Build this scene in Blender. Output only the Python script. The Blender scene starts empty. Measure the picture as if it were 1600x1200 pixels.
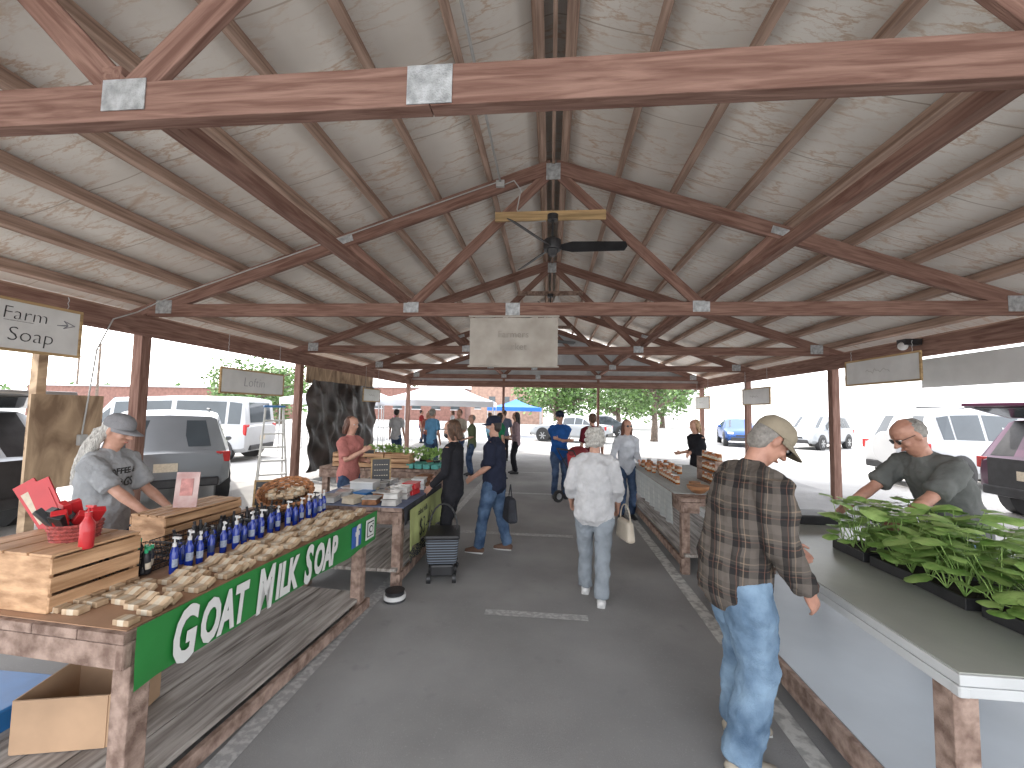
import bpy, math, random
from mathutils import Vector as V, Matrix, Euler, noise
R=math.radians; random.seed(7); rnd=random.uniform
D=bpy.data; scn=bpy.context.scene; col=scn.collection
# ---------------------------------------------------------------- materials
def sock(n,*names):
    for k in names:
        if k in n.inputs: return n.inputs[k]
def M(name,c,rough=.6,var=.15,sc=5,bump=.2,bsc=60,metal=0,st=(1,1,1),c2=None,rand=False,trans=0,lo=.35,hi=.65,dist=0,alpha=1,spec=None):
    if name in D.materials: return D.materials[name]
    m=D.materials.new(name); m.use_nodes=True; t=m.node_tree; N=t.nodes; L=t.links
    b=N['Principled BSDF']; tc=N.new('ShaderNodeTexCoord'); mp=N.new('ShaderNodeMapping'); mp.inputs['Scale'].default_value=st
    L.new(tc.outputs['Object'],mp.inputs['Vector'])
    if rand:
        oi=N.new('ShaderNodeObjectInfo'); vm=N.new('ShaderNodeVectorMath'); vm.operation='SCALE'; vm.inputs[0].default_value=(37,91,53)
        L.new(oi.outputs['Random'],vm.inputs['Scale']); L.new(vm.outputs[0],mp.inputs['Location'])
    n=N.new('ShaderNodeTexNoise'); n.inputs['Scale'].default_value=sc; n.inputs['Detail'].default_value=6; n.inputs['Distortion'].default_value=dist
    L.new(mp.outputs[0],n.inputs['Vector'])
    mr=N.new('ShaderNodeMapRange'); mr.inputs[1].default_value=lo; mr.inputs[2].default_value=hi; L.new(n.outputs[0],mr.inputs[0])
    mx=N.new('ShaderNodeMix'); mx.data_type='RGBA'
    a=[max(0,x*(1-var)) for x in c]; d=c2 or [min(1,x*(1+var)) for x in c]
    mx.inputs[6].default_value=(*a,1); mx.inputs[7].default_value=(*d,1); L.new(mr.outputs[0],mx.inputs[0]); L.new(mx.outputs[2],b.inputs['Base Color'])
    b.inputs['Roughness'].default_value=rough; b.inputs['Metallic'].default_value=metal
    if spec is not None: b.inputs['Specular IOR Level'].default_value=spec
    if trans: sock(b,'Transmission Weight').default_value=trans
    if bump:
        n2=N.new('ShaderNodeTexNoise'); n2.inputs['Scale'].default_value=bsc; n2.inputs['Detail'].default_value=4; L.new(mp.outputs[0],n2.inputs['Vector'])
        bp=N.new('ShaderNodeBump'); bp.inputs['Strength'].default_value=bump; bp.inputs['Distance'].default_value=.01; L.new(n2.outputs[0],bp.inputs['Height']); L.new(bp.outputs[0],b.inputs['Normal'])
    return m
def over(m,build):
    t=m.node_tree; N=t.nodes; L=t.links; b=N['Principled BSDF']; prev=b.inputs['Base Color'].links[0].from_socket
    L.new(build(N,L,prev),b.inputs['Base Color']); return m
def mixc(N,L,fac,a,c):
    mx=N.new('ShaderNodeMix'); mx.data_type='RGBA'; L.new(fac,mx.inputs[0]); L.new(a,mx.inputs[6])
    if hasattr(c,'links'): L.new(c,mx.inputs[7])
    else: mx.inputs[7].default_value=(*c,1)
    return mx.outputs[2]
WOOD=M('truss_wood',(.215,.118,.092),.92,.25,3.2,.5,16,st=(.6,8,8),c2=(.285,.175,.14),rand=True,dist=1.0,spec=.12)
PURL=M('purlin_wood',(.36,.245,.19),.92,.3,2.6,.4,14,st=(.5,9,9),c2=(.48,.345,.275),rand=True,spec=.12)
YEL=M('new_lumber',(.42,.29,.15),.85,.3,3,.3,14,st=(.7,9,9),rand=True,spec=.2)
GREYW=M('weathered_wood',(.27,.235,.21),.9,.35,3,.6,20,st=(9,.7,9),c2=(.42,.385,.35),rand=True,spec=.2)
TABW=M('table_wood',(.25,.165,.13),.88,.35,3,.5,20,st=(5,5,5),c2=(.37,.27,.22),rand=True,spec=.2)
CRATE=M('crate_pine',(.46,.25,.12),.65,.3,3,.3,20,st=(3,.8,9),c2=(.60,.37,.21),rand=True)
PLY=M('plywood',(.36,.23,.14),.8,.45,2.5,.3,20,st=(1,1,.35),c2=(.55,.40,.26),dist=2)
GALV=M('galvanised',(.42,.44,.45),.5,.3,18,.6,140,metal=.5)
ASP=M('asphalt_floor',(.33,.325,.318),.95,.12,.9,1,300,c2=(.40,.395,.385),spec=.2)
def stain(N,L,prev):
    tc=N.new('ShaderNodeTexCoord'); o=prev
    for sc,lo,hi,c,k in ((5,.63,.72,(.24,.24,.24),.3),(90,.60,.70,(.46,.455,.44),.4),(.5,.42,.68,(.27,.27,.268),.5)):
        n=N.new('ShaderNodeTexNoise'); n.inputs['Scale'].default_value=sc; n.inputs['Detail'].default_value=5; L.new(tc.outputs['Object'],n.inputs[0])
        r=N.new('ShaderNodeMapRange'); r.inputs[1].default_value=lo; r.inputs[2].default_value=hi; r.inputs[4].default_value=k; L.new(n.outputs[0],r.inputs[0]); o=mixc(N,L,r.outputs[0],o,c)
    return o
over(ASP,stain)
GRD=M('lot_asphalt',(.39,.38,.365),.9,.2,.35,.7,120,c2=(.49,.48,.46))
PAINT=M('road_paint',(.46,.46,.44),.8,.2,16,.3,200,c2=(.60,.60,.57),lo=.40,hi=.55)
PAINTD=M('worn_paint',(.36,.36,.355),.8,.06,30,.3,200,c2=(.48,.48,.47),lo=.45,hi=.60)
WHITE=M('white_plastic',(.62,.62,.61),.4,.04,4,.05,40)
BOARD=M('whiteboard',(.62,.62,.60),.35,.08,3,.03,40)
BLACK=M('black_plastic',(.02,.02,.022),.45,.3,8,.1,60)
DARKC=M('dark_cloth',(.03,.032,.04),.9,.3,8,.5,90)
STEEL=M('steel',(.45,.46,.47),.35,.1,10,.05,60,metal=.9)
PIPE=M('conduit',(.42,.42,.41),.55,.1,10,.05,60)
GLASS=M('tinted_glass',(.05,.06,.068),.06,.2,1,0)
TYRE=M('tyre_rubber',(.03,.03,.03),.85,.2,20,.3,80)
RED=M('red_plastic',(.48,.02,.025),.35,.1,6,.05,60)
BLUEB=M('cobalt_glass',(.012,.035,.28),.12,.2,6,0)
BLUEP=M('blue_plastic',(.02,.15,.40),.4,.15,4,.05)
GREEN=M('banner_green',(.022,.19,.04),.42,.10,3,.1,12)
LET=M('banner_white',(.64,.64,.62),.5,.03,3,0)
LETB=M('ink_black',(.02,.02,.02),.6,.1,3,0)
KRAFT=M('kraft_paper',(.34,.20,.12),.8,.12,3,.25,20)
SOAP=M('soap_cream',(.42,.27,.15),.6,.30,9,.1,60,c2=(.56,.42,.28),rand=True)
LABEL=M('paper_label',(.54,.47,.36),.6,.1,40,0)
LEAF=M('leaf_green',(.055,.12,.025),.5,.4,3,.1,40,c2=(.12,.22,.05))
LEAFS=M('seedling_leaf',(.19,.36,.075),.5,.2,10,.4,60,c2=(.36,.52,.17),spec=.3)
BARK=M('bark',(.12,.09,.07),.9,.4,8,.8,25)
STONEW=M('white_wall',(.55,.56,.57),.8,.05,.5,.1,8)
BRICK=M('brick_wall',(.18,.09,.072),.85,.2,3,.3,30)
TAN=M('tan_wall',(.28,.18,.14),.85,.2,3,.3,30)
TENTW=M('tent_white',(.60,.62,.65),.6,.06,1,.2,6)
TENTB=M('tent_blue',(.015,.12,.42),.6,.1,1,.2,6)
SKIN=M('skin_light',(.46,.245,.17),.5,.12,14,.12,180,c2=(.53,.30,.22))
SKINR=M('skin_ruddy',(.41,.20,.14),.5,.15,14,.12,180,c2=(.49,.26,.187))
HW=M('white_hair',(.44,.42,.385),.7,.25,30,1,70,st=(3,3,.6),c2=(.60,.58,.54))
HB=M('brown_hair',(.07,.035,.02),.5,.4,30,1,70,st=(3,3,.6),c2=(.13,.065,.035))
HD=M('dark_hair',(.022,.014,.012),.45,.4,30,1,70,st=(3,3,.6))
HR=M('auburn_hair',(.11,.04,.022),.5,.4,30,1,70,st=(3,3,.6))
HL=M('blonde_hair',(.38,.24,.13),.5,.4,30,1,70,st=(3,3,.6))
HG=M('grey_hair',(.22,.205,.185),.6,.3,30,1,90)
def cloth(n,c,var=.15,bump=.5): return M('cloth_'+n,c,.95,var,7,bump,45,spec=.1)
DENIM=M('denim',(.11,.18,.28),.95,.3,6,.6,160,c2=(.22,.32,.43),spec=.1)
DENIMD=M('denim_dark',(.035,.06,.12),.95,.3,6,.5,160,c2=(.08,.12,.20),spec=.1)
PLAID=cloth('plaid',(.085,.075,.066),.2)
def plaidf(N,L,prev):
    tc=N.new('ShaderNodeTexCoord'); sp=N.new('ShaderNodeSeparateXYZ')
    nz=N.new('ShaderNodeTexNoise'); nz.inputs['Scale'].default_value=4; L.new(tc.outputs['Object'],nz.inputs[0]); vm=N.new('ShaderNodeVectorMath'); vm.operation='MULTIPLY_ADD'; vm.inputs[1].default_value=(.05,.05,.05); L.new(nz.outputs['Color'],vm.inputs[0]); L.new(tc.outputs['Object'],vm.inputs[2]); L.new(vm.outputs[0],sp.inputs[0])
    def m(op,a,b):
        q=N.new('ShaderNodeMath'); q.operation=op
        for i,x in enumerate((a,b)):
            if x is None: continue
            if hasattr(x,'links'): L.new(x,q.inputs[i])
            else: q.inputs[i].default_value=x
        return q.outputs[0]
    h=m('ADD',m('MULTIPLY',sp.outputs['X'],.8),sp.outputs['Y']); out=prev
    def stripe(s,per,off,w,colr,o,k=.6):
        f=m('FRACT',m('DIVIDE',m('ADD',s,10+off),per),None); return mixc(N,L,m('MULTIPLY',m('LESS_THAN',f,w),k),o,colr)
    for s in (sp.outputs['Z'],h):
        out=stripe(s,.135,0,.34,(.14,.12,.105),out,.45)
        out=stripe(s,.135,.09,.34,(.014,.014,.016),out,.6)
        out=stripe(s,.135,.03,.04,(.27,.20,.145),out,.45); out=stripe(s,.135,.06,.03,(.20,.10,.07),out,.45)
    return out
over(PLAID,plaidf)
LINE=M('roof_lining',(.64,.595,.54),.75,.07,.8,.6,4,c2=(.74,.705,.65),spec=.2)
def crack(N,L,prev):
    tc=N.new('ShaderNodeTexCoord'); o=prev
    for (sx,sy,sc,w0,w1,colr,k,nlo) in ((1.3,5.0,1.2,.0,.06,(.48,.31,.19),.72,.36),(2.2,6.5,2.0,.0,.045,(.50,.36,.25),.55,.42)):
        mp=N.new('ShaderNodeMapping'); mp.inputs['Scale'].default_value=(sx,sy,1); L.new(tc.outputs['Object'],mp.inputs[0])
        nz=N.new('ShaderNodeTexNoise'); nz.inputs['Scale'].default_value=2.6; nz.inputs['Detail'].default_value=10; nz.inputs['Roughness'].default_value=.65; L.new(mp.outputs[0],nz.inputs[0])
        vm=N.new('ShaderNodeVectorMath'); vm.operation='MULTIPLY_ADD'; L.new(nz.outputs['Color'],vm.inputs[0]); vm.inputs[1].default_value=(1.0,1.0,0); L.new(mp.outputs[0],vm.inputs[2])
        vo=N.new('ShaderNodeTexVoronoi'); vo.feature='DISTANCE_TO_EDGE'; vo.inputs['Scale'].default_value=sc; L.new(vm.outputs[0],vo.inputs['Vector'])
        lt=N.new('ShaderNodeMapRange'); lt.inputs[1].default_value=w0; lt.inputs[2].default_value=w1; lt.inputs[3].default_value=1; lt.inputs[4].default_value=0; L.new(vo.outputs['Distance'],lt.inputs[0])
        n2=N.new('ShaderNodeTexNoise'); n2.inputs['Scale'].default_value=1.6; n2.inputs['Detail'].default_value=4; L.new(tc.outputs['Object'],n2.inputs[0])
        m2=N.new('ShaderNodeMapRange'); m2.inputs[1].default_value=nlo; m2.inputs[2].default_value=nlo+.2; m2.inputs[4].default_value=k; L.new(n2.outputs[0],m2.inputs[0])
        mu=N.new('ShaderNodeMath'); mu.operation='MULTIPLY'; L.new(lt.outputs[0],mu.inputs[0]); L.new(m2.outputs[0],mu.inputs[1])
        o=mixc(N,L,mu.outputs[0],o,colr)
    sp=N.new('ShaderNodeSeparateXYZ'); L.new(tc.outputs['Object'],sp.inputs[0])
    a=N.new('ShaderNodeMath'); a.operation='MULTIPLY'; a.inputs[1].default_value=1/.92; L.new(sp.outputs['Y'],a.inputs[0])
    f=N.new('ShaderNodeMath'); f.operation='FRACT'; L.new(a.outputs[0],f.inputs[0])
    g=N.new('ShaderNodeMath'); g.operation='LESS_THAN'; g.inputs[1].default_value=.014; L.new(f.outputs[0],g.inputs[0])
    return mixc(N,L,g.outputs[0],o,(.44,.38,.32))
over(LINE,crack)
# ---------------------------------------------------------------- mesh builder
class B:
    def __init__(s): s.v=[]; s.f=[]; s.m=[]; s.mats=[]
    def add(s,vs,fs,m):
        if m not in s.mats: s.mats.append(m)
        i=s.mats.index(m); o=len(s.v); s.v+= [V(x) for x in vs]; s.f+=[[o+k for k in f] for f in fs]; s.m+=[i]*len(fs); return s
    def box(s,c,d,m,rot=None,top=1):
        x,y,z=[k/2 for k in d]; r=Euler(rot).to_matrix() if rot else Matrix.Identity(3); c=V(c)
        p=[(-x,-y,-z),(x,-y,-z),(x,y,-z),(-x,y,-z),(-x*top,-y*top,z),(x*top,-y*top,z),(x*top,y*top,z),(-x*top,y*top,z)]
        return s.add([c+r@V(q) for q in p],[(0,3,2,1),(4,5,6,7),(0,1,5,4),(1,2,6,5),(2,3,7,6),(3,0,4,7)],m)
    def tube(s,pts,rad,m,side=(1,0,0),n=12,dome=.5):
        pts=[V(p) for p in pts]; rad=[r if isinstance(r,tuple) else (r,r) for r in rad]; side=V(side)
        k=len(pts); T=[((pts[min(i+1,k-1)]-pts[max(i-1,0)]) or V((0,0,1))).normalized() for i in range(k)]
        P=list(zip(pts,rad,T))
        if dome:
            e=[(pts[0]-T[0]*min(rad[0])*dome,(rad[0][0]*.72,rad[0][1]*.72),T[0])]; f=[(pts[-1]+T[-1]*min(rad[-1])*dome,(rad[-1][0]*.72,rad[-1][1]*.72),T[-1])]
            P=e+P+f
        vs=[]
        for p,(a,b),t in P:
            sd=side-t*side.dot(t)
            if sd.length<.05: sd=t.orthogonal()
            sd.normalize(); fw=t.cross(sd)
            for j in range(n):
                w=2*math.pi*j/n; vs.append(p+sd*a*math.cos(w)+fw*b*math.sin(w))
        fs=[]
        for i in range(len(P)-1):
            for j in range(n): fs.append((i*n+j,i*n+(j+1)%n,(i+1)*n+(j+1)%n,(i+1)*n+j))
        fs.append(tuple(range(n-1,-1,-1))); fs.append(tuple(range((len(P)-1)*n,len(P)*n)))
        return s.add(vs,fs,m)
    def cyl(s,a,b,r,m,r2=None,n=16): return s.tube([a,b],[r,r if r2 is None else r2],m,n=n,dome=0)
    def ell(s,c,r,m,n=14,k=9,rot=None):
        q=rot if rot else Matrix.Identity(3); c=V(c); vs=[]; fs=[]
        for i in range(k+1):
            a=math.pi*min(max(i/k,.02),.98)
            for j in range(n):
                w=2*math.pi*j/n; vs.append(c+q@V((r[0]*math.sin(a)*math.cos(w),r[1]*math.sin(a)*math.sin(w),-r[2]*math.cos(a))))
        for i in range(k):
            for j in range(n): fs.append((i*n+j,i*n+(j+1)%n,(i+1)*n+(j+1)%n,(i+1)*n+j))
        fs.append(tuple(range(n-1,-1,-1))); fs.append(tuple(range(k*n,k*n+n)))
        return s.add(vs,fs,m)
    def quad(s,a,b,c,d,m): return s.add([a,b,c,d],[(0,1,2,3)],m)
    def obj(s,name,parent=None,loc=(0,0,0),rot=(0,0,0),smooth=False,bevel=0,ang=40,**pr):
        me=D.meshes.new(name); me.from_pydata(s.v,[],s.f); me.update()
        for m in s.mats: me.materials.append(m)
        for p,i in zip(me.polygons,s.m): p.material_index=i
        if smooth:
            for p in me.polygons: p.use_smooth=True
            if smooth!='all': me.set_sharp_from_angle(angle=R(ang))
        o=D.objects.new(name,me); col.objects.link(o); o.location=loc; o.rotation_euler=rot
        if parent: o.parent=parent
        if bevel:
            md=o.modifiers.new('b','BEVEL'); md.width=bevel; md.segments=2; md.limit_method='ANGLE'
        for k,v in pr.items(): o[k]=v
        return o
def thing(name,loc,rz=0,parent=None,**pr):
    o=D.objects.new(name,None); col.objects.link(o); o.location=loc; o.rotation_euler=(0,0,rz); o.empty_display_size=.1
    if parent: o.parent=parent
    for k,v in pr.items(): o[k]=v
    return o
def dup(t,loc,rot=None,parent=None,sc=None):
    n=t.copy(); col.objects.link(n)
    if parent: n.parent=parent
    else:
        n.location=loc
        if rot is not None: n.rotation_euler=rot if hasattr(rot,'__len__') else (0,0,rot)
        if sc: n.scale=(sc,)*3
    for c in t.children: dup(c,None,parent=n)
    return n
def beam(name,A,Bp,t,h,mat,parent=None,roll=0,bevel=.004,**pr):
    A=V(A);Bp=V(Bp); x=(Bp-A).normalized(); L=(Bp-A).length
    up=V((0,0,1)) if abs(x.z)<.95 else V((0,1,0)); y=up.cross(x).normalized(); z=x.cross(y)
    m=Matrix((x,y,z)).transposed()@Matrix.Rotation(roll,3,'X')
    b=B().box((0,0,0),(L,t,h),mat); o=b.obj(name,parent,(A+Bp)/2,m.to_euler(),bevel=bevel,**pr); return o
def text(s,size,mat,parent,loc,rot,name='lettering',sx=1,shear=0,off=0,ext=.001,align='LEFT'):
    c=D.curves.new('t','FONT'); c.body=s; c.size=size; c.shear=shear; c.offset=off; c.extrude=ext; c.align_x=align; c.resolution_u=3
    t=D.objects.new('t',c); me=D.meshes.new_from_object(t); D.objects.remove(t)
    for v in me.vertices: v.co.x*=sx
    me.materials.clear(); me.materials.append(mat); w=max([v.co.x for v in me.vertices] or [0])
    o=D.objects.new(name,me); col.objects.link(o); o.location=loc; o.rotation_euler=rot
    if parent: o.parent=parent
    return o,w
# ---------------------------------------------------------------- ground
B().quad((-300,-200,0),(300,-200,0),(300,400,0),(-300,400,0),GRD).obj('ground',kind='structure')
B().quad((-6.6,-3,.004),(6.6,-3,.004),(6.6,18.4,.004),(-6.6,18.4,.004),ASP).obj('asphalt_floor',kind='structure')
for (x0,x1,y0,y1,m) in [(1.34,1.46,-1,17,PAINT),(-1.68,-1.56,-1,17,PAINTD),(-.55,.35,3.72,3.82,PAINTD),(-1.3,.35,6.05,6.17,PAINTD),(-1.5,1.3,9.0,9.12,PAINTD),(-1.5,1.3,12,12.12,PAINTD)]:
    B().quad((x0,y0,.008),(x1,y0,.008),(x1,y1,.008),(x0,y1,.008),m).obj('painted_line',kind='structure')
for i in range(9):
    for sx in (-1,1):
        y=-1+i*2.8; B().quad((sx*8,y,.006),(sx*13,y,.006),(sx*13,y+.1,.006),(sx*8,y+.1,.006),PAINT).obj('painted_line',kind='structure')
# ---------------------------------------------------------------- pavilion
pav=thing('market_pavilion',(0,0,0),label='open-sided timber market shelter with exposed trusses over asphalt',category='pavilion')
TY=[-2.25,1.72,5.75,9.75,13.75,17.75]
PK=5.28; CH=3.20
zc=lambda x:PK-abs(x)*.3383
def plate(tr,x,z,w,h,tilt=0,dy=-.0415): B().box((0,0,0),(w,.004,h),GALV).obj('connector_plate',tr,(x,dy,z),(0,tilt,0))
for ti,y in enumerate(TY):
    tr=thing('truss',(0,y,0),parent=pav)
    beam('bottom_chord',(-6.1,0,CH),(-.54,0,CH),.075,.185,WOOD,tr); beam('bottom_chord',(-.537,0,CH),(6.1,0,CH),.075,.185,WOOD,tr)
    for s in (-1,1):
        beam('top_chord',(s*6.5,0,zc(6.5)-.02),(s*.02,0,zc(0.02)-.02),.07,.20,WOOD,tr)
        beam('web',(s*2,0,CH+.06),(s*.06,0,PK-.12),.04,.14,WOOD,tr); beam('web',(s*2.05,0,CH+.06),(s*3.0,0,zc(3)-.04),.038,.14,WOOD,tr)
        plate(tr,s*2,CH+.03,.22,.15); plate(tr,s*3.02,zc(3.02)-.02,.22,.10,s*.32); plate(tr,s*5.85,CH+.05,.26,.2)
    plate(tr,-.54,CH,.2,.175); plate(tr,0,PK-.11,.2,.24)
    for s in (-1,1): beam('post',(s*6.2,y,0),(s*6.2,y,3.13),.15,.15,WOOD,pav)
for x in (-2,2): beam('post',(x,17.75,0),(x,17.75,3.1),.1,.1,WOOD,pav)
for s in (-1,1):
    beam('eave_beam',(s*6.12,-2.6,2.95),(s*6.12,18.2,2.95),.08,.30,WOOD,pav)
    beam('brace',(s*2.1,1.7,CH+.145),(s*2.1,18,CH+.145),.10,.10,WOOD,pav)
    beam('fascia',(s*6.62,-2.6,3.14),(s*6.62,18.4,3.14),.03,.2,PURL,pav)
    sl=math.atan(.3383)*s; SP=.755
    for i in range(9):
        x=.16+i*SP; beam('purlin',(s*x,-2.6,zc(x)+.150),(s*x,18.3,zc(x)+.150),.08,.14,PURL,pav,roll=sl)
    b=B(); nx=72; vs=[];fs=[]
    for i in range(nx+1):
        x=6.7*i/nx; ph=((x-.16)/SP)%1; z=-abs(x)*.3383-.028*math.sin(math.pi*ph)
        for yy in (-2.7,18.4): vs.append((s*x,yy,z))
    fs=[(2*i,2*i+2,2*i+3,2*i+1) if s<0 else (2*i,2*i+1,2*i+3,2*i+2) for i in range(nx)]
    b.add(vs,fs,LINE); b.obj('roof_lining',pav,(0,0,PK+.245),smooth='all')
    B().quad((0,-2.8,0),(s*6.8,-2.8,-6.8*.3383),(s*6.8,18.5,-6.8*.3383),(0,18.5,0),STEEL).obj('roof_sheet',pav,(0,0,PK+.29))
beam('ridge_board',(0,-2.6,PK+.07),(0,18.3,PK+.07),.04,.14,PURL,pav)
vs=[];k=96
for i in range(k+1):
    x=-6.2+12.4*i/k; yy=.03 if i%4<2 else 0
    vs+=[(x,yy,3.02),(x,yy,zc(x)+.1)]
SID=M('siding_metal',(.48,.51,.53),.5,.1,2,.1,20)
B().add(vs,[(2*i,2*i+2,2*i+3,2*i+1) for i in range(k)],SID).obj('gable_siding',pav,(0,17.85,0))
beam('gable_beam',(-6.1,17.7,2.88),(6.1,17.7,2.88),.06,.26,WOOD,pav)
B().box((0,0,0),(.02,.8,1.15),PLY).obj('plywood_panel',loc=(-6.08,4.75,1.3),label='knotty plywood panel nailed between shelter posts with an outlet',category='panel')
beam('timber_post',(-6.2,4.5,0),(-6.2,4.5,2.8),.1,.1,PLY,None,label='pale new timber post under the eave beam',category='post')
B().box((0,0,0),(.02,3.9,.42),PLY).obj('plywood_panel',loc=(-6.05,11.75,2.58),label='plywood strip above the dark tarp between posts',category='panel')
B().box((0,0,0),(.02,3.3,.46),WHITE).obj('long_board',loc=(5.95,5.6,2.50),bevel=.004,label='long blank white board fixed under the eave beam',category='board')
TARP=M('tarp',(.035,.026,.022),.4,.4,2,.9,9,c2=(.08,.06,.052))
b=B();n=60;mm=24;vs=[]
for i in range(n+1):
    for j in range(mm+1):
        yy=3.9*i/n; z=2.3*j/mm; vs.append((.05*math.sin(yy*7+math.sin(z*3)*2)+.03*math.sin(z*9+yy*4)+.02*math.sin(yy*19+z*6),yy,z))
b.add(vs,[(i*(mm+1)+j,(i+1)*(mm+1)+j,(i+1)*(mm+1)+j+1,i*(mm+1)+j+1) for i in range(n) for j in range(mm)],TARP)
b.obj('tarp',loc=(-5.95,9.8,.15),smooth='all',label='wrinkled dark tarp hung between two posts',category='tarp')
def pipe(name,pts,r,mat,lab,cat='pipe'):
    b=B(); P=[V(p) for p in pts]
    for a,c in zip(P,P[1:]): b.tube([a,c],[r,r],mat,n=8,dome=.6)
    return b.obj(name,smooth=True,label=lab,category=cat)
cy=5.70
pipe('electrical_conduit',[(-.75,cy,zc(.75)+.02),(-5.9,cy,zc(5.9)+.05),(-6.0,cy-.05,3.25),(-6.05,5.5,3.12),(-6.08,5.2,2.95),(-6.05,5.0,2.5),(-6.05,4.9,1.35)],.009,PIPE,'grey electrical conduit along a truss and down a post')
pipe('electrical_conduit',[(-.75,cy,zc(.75)-.0),(-.75,-2,zc(.75)+.03)],.015,PIPE,'straight grey conduit running along the roof slope')
pipe('power_cord',[(-.72,cy,4.98),(-.55,cy-.05,5.02),(-.45,cy-.05,4.88),(-.5,cy-.05,4.6),(-.42,cy-.05,4.42),(-.1,cy-.1,4.4)],.008,PIPE,'loose grey cord looping to the ceiling fan','cord')
B().box((0,0,0),(.12,.05,.1),PIPE).obj('junction_box',loc=(-.75,cy-.01,5.0),bevel=.008,label='small grey junction box on the truss',category='electrical box')
B().box((0,0,0),(.05,.1,.14),PIPE).obj('outlet_box',loc=(-6.04,4.9,1.3),bevel=.008,label='grey outlet box on the plywood panel',category='electrical box')
def fan(loc,rz):
    t=thing('ceiling_fan',loc,rz,label='black three-blade ceiling fan hung from a truss',category='fan',group='ceiling fans')
    B().cyl((0,0,.15),(0,0,.45),.015,BLACK,n=10).obj('rod',t,smooth=True)
    B().tube([(0,0,.17),(0,0,.13),(0,0,.03),(0,0,0)],[.05,.11,.12,.11],BLACK,n=24,dome=0).tube([(0,0,0),(0,0,-.05)],[.08,.06],BLACK,n=24,dome=.4).obj('motor',t,smooth=True)
    B().cyl((0,0,.4),(0,0,.47),.07,BLACK,n=20).obj('canopy',t,smooth=True)
    for i in range(3):
        B().add([(.08,-.03,.06),(.25,-.07,.085),(.92,-.06,.08),(.95,0,.045),(.92,.06,.01),(.25,.07,.005),(.08,.03,.03)],[(0,1,2,3,4,5,6)],BLACK).obj('blade',t,rot=(0,0,2*math.pi*i/3)).modifiers.new('s','SOLIDIFY').thickness=.008
    return t
beam('fan_support_board',(-.8,5.60,4.47),(.72,5.60,4.47),.04,.13,YEL,pav)
fan((.0,5.28,3.86),0); fan((-.03,9.5,4.0),.3); fan((-.03,13.4,4.0),.5)
for y in (9.6,13.6): beam('fan_support_board',(-.8,y,4.52),(.72,y,4.52),.04,.1,TABW,pav)
for (y) in (9.72,13.72):
    B().tube([(0,0,0),(0,0,-.12),(0,0,-.22)],[.03,.09,.11],WHITE,n=16,dome=0).obj('light_fixture',loc=(.12,y-.3,4.40),smooth=True,label='small white ceiling lamp fixture under the ridge',category='lamp',group='ceiling lamps')
b=B();vs=[];n=20
for i in range(n+1):
    for j in range(9):
        x=1.22*i/n; z=-.68*j/8; vs.append((x,.015*math.sin(x*9)+.012*math.sin(z*8+x*3),z))
BAN=M('faded_banner',(.36,.325,.28),.7,.12,2.5,.2,10,c2=(.45,.42,.375))
b.add(vs,[(i*9+j,(i+1)*9+j,(i+1)*9+j+1,i*9+j+1) for i in range(n) for j in range(8)],BAN)
hb=thing('hanging_banner',(-1.13,5.68,3.07),label='faded whitish banner hanging below a truss chord',category='banner')
b.obj('banner_sheet',hb,smooth='all'); B().cyl((-.02,0,.02),(1.24,0,.02),.014,BAN,n=8).obj('pole',hb,smooth=True); B().cyl((-.02,0,-.68),(1.24,0,-.68),.012,BAN,n=8).obj('pole',hb,smooth=True)
PALE=M('faded_ink',(.32,.295,.26),.7,.1,5,0)
for i,(s,sz) in enumerate([('Farmers',.13),('Market',.13)]): text(s,sz,PALE,hb,(.61,-.03,-.28-.17*i),(R(90),0,0),align='CENTER')
INK=M('faint_marker',(.24,.24,.26),.7,.1,5,0)
def sign(X,y0,y1,z0,z1,lines,lab,face):
    w=y1-y0;h=z1-z0; t=thing('hanging_sign',(X,(y0+y1)/2,(z0+z1)/2),R(90) if face>0 else R(-90),label=lab,category='sign',group='vendor signs on chains')
    B().box((0,0,0),(w-.04,.012,h-.04),BOARD).obj('board',t)
    b=B()
    for s in (-1,1):
        b.box((0,0,s*(h/2-.012)),(w,.03,.03),YEL); b.box((s*(w/2-.012),0,0),(.03,.028,h-.035),YEL)
    b.obj('frame',t,bevel=.003)
    for s in (-1,1):
        b=B(); L=3.0-z1; k=int(L/.035)
        for q in range(k):
            zz=h/2+.018+q*.035
            b.tube([(s*(w/2-.15)+(.006 if q%2 else -.006),0,zz-.014),(s*(w/2-.15)+(-.006 if q%2 else .006),0,zz+.018)],[.004,.004],STEEL,n=6)
        b.obj('chain',t)
    for (s,sz,x,z) in lines:
        if s=='~':
            b=B(); p=[(x+i*sz*.10,-.008,z+sz*.12*math.sin(i*2.1)*math.cos(i*.7)) for i in range(14)]
            for a,c in zip(p,p[1:]): b.tube([a,c],[.0022,.0022],PALE,n=5)
            b.obj('handwriting',t)
        elif s=='>':
            b=B(); P=[(x,-.01,z-.02),(x+.10,-.01,z+.0),(x+.06,-.01,z+.04),(x+.17,-.01,z),(x+.06,-.01,z-.045),(x+.10,-.01,z-.01),(x,-.01,z-.02)]
            for a,c in zip(P,P[1:]): b.tube([a,c],[.004,.004],INK,n=5)
            b.obj('arrow_drawing',t)
        else: text(s,sz,LETB if sz<.24 else INK,t,(x,-.0085,z),(R(90),0,0),name='handwriting',off=-.004 if sz<.24 else -.006,shear=.08)
    return t
sign(-5.5,2.95,4.36,2.30,2.84,[('Farm',.19,-.02,.06),('milk  Soap',.21,-.44,-.16),('_____',.1,.0,.055),('>',.1,.46,.09)],'framed whiteboard sign lettered Farm milk Soap on chains',1)
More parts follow.
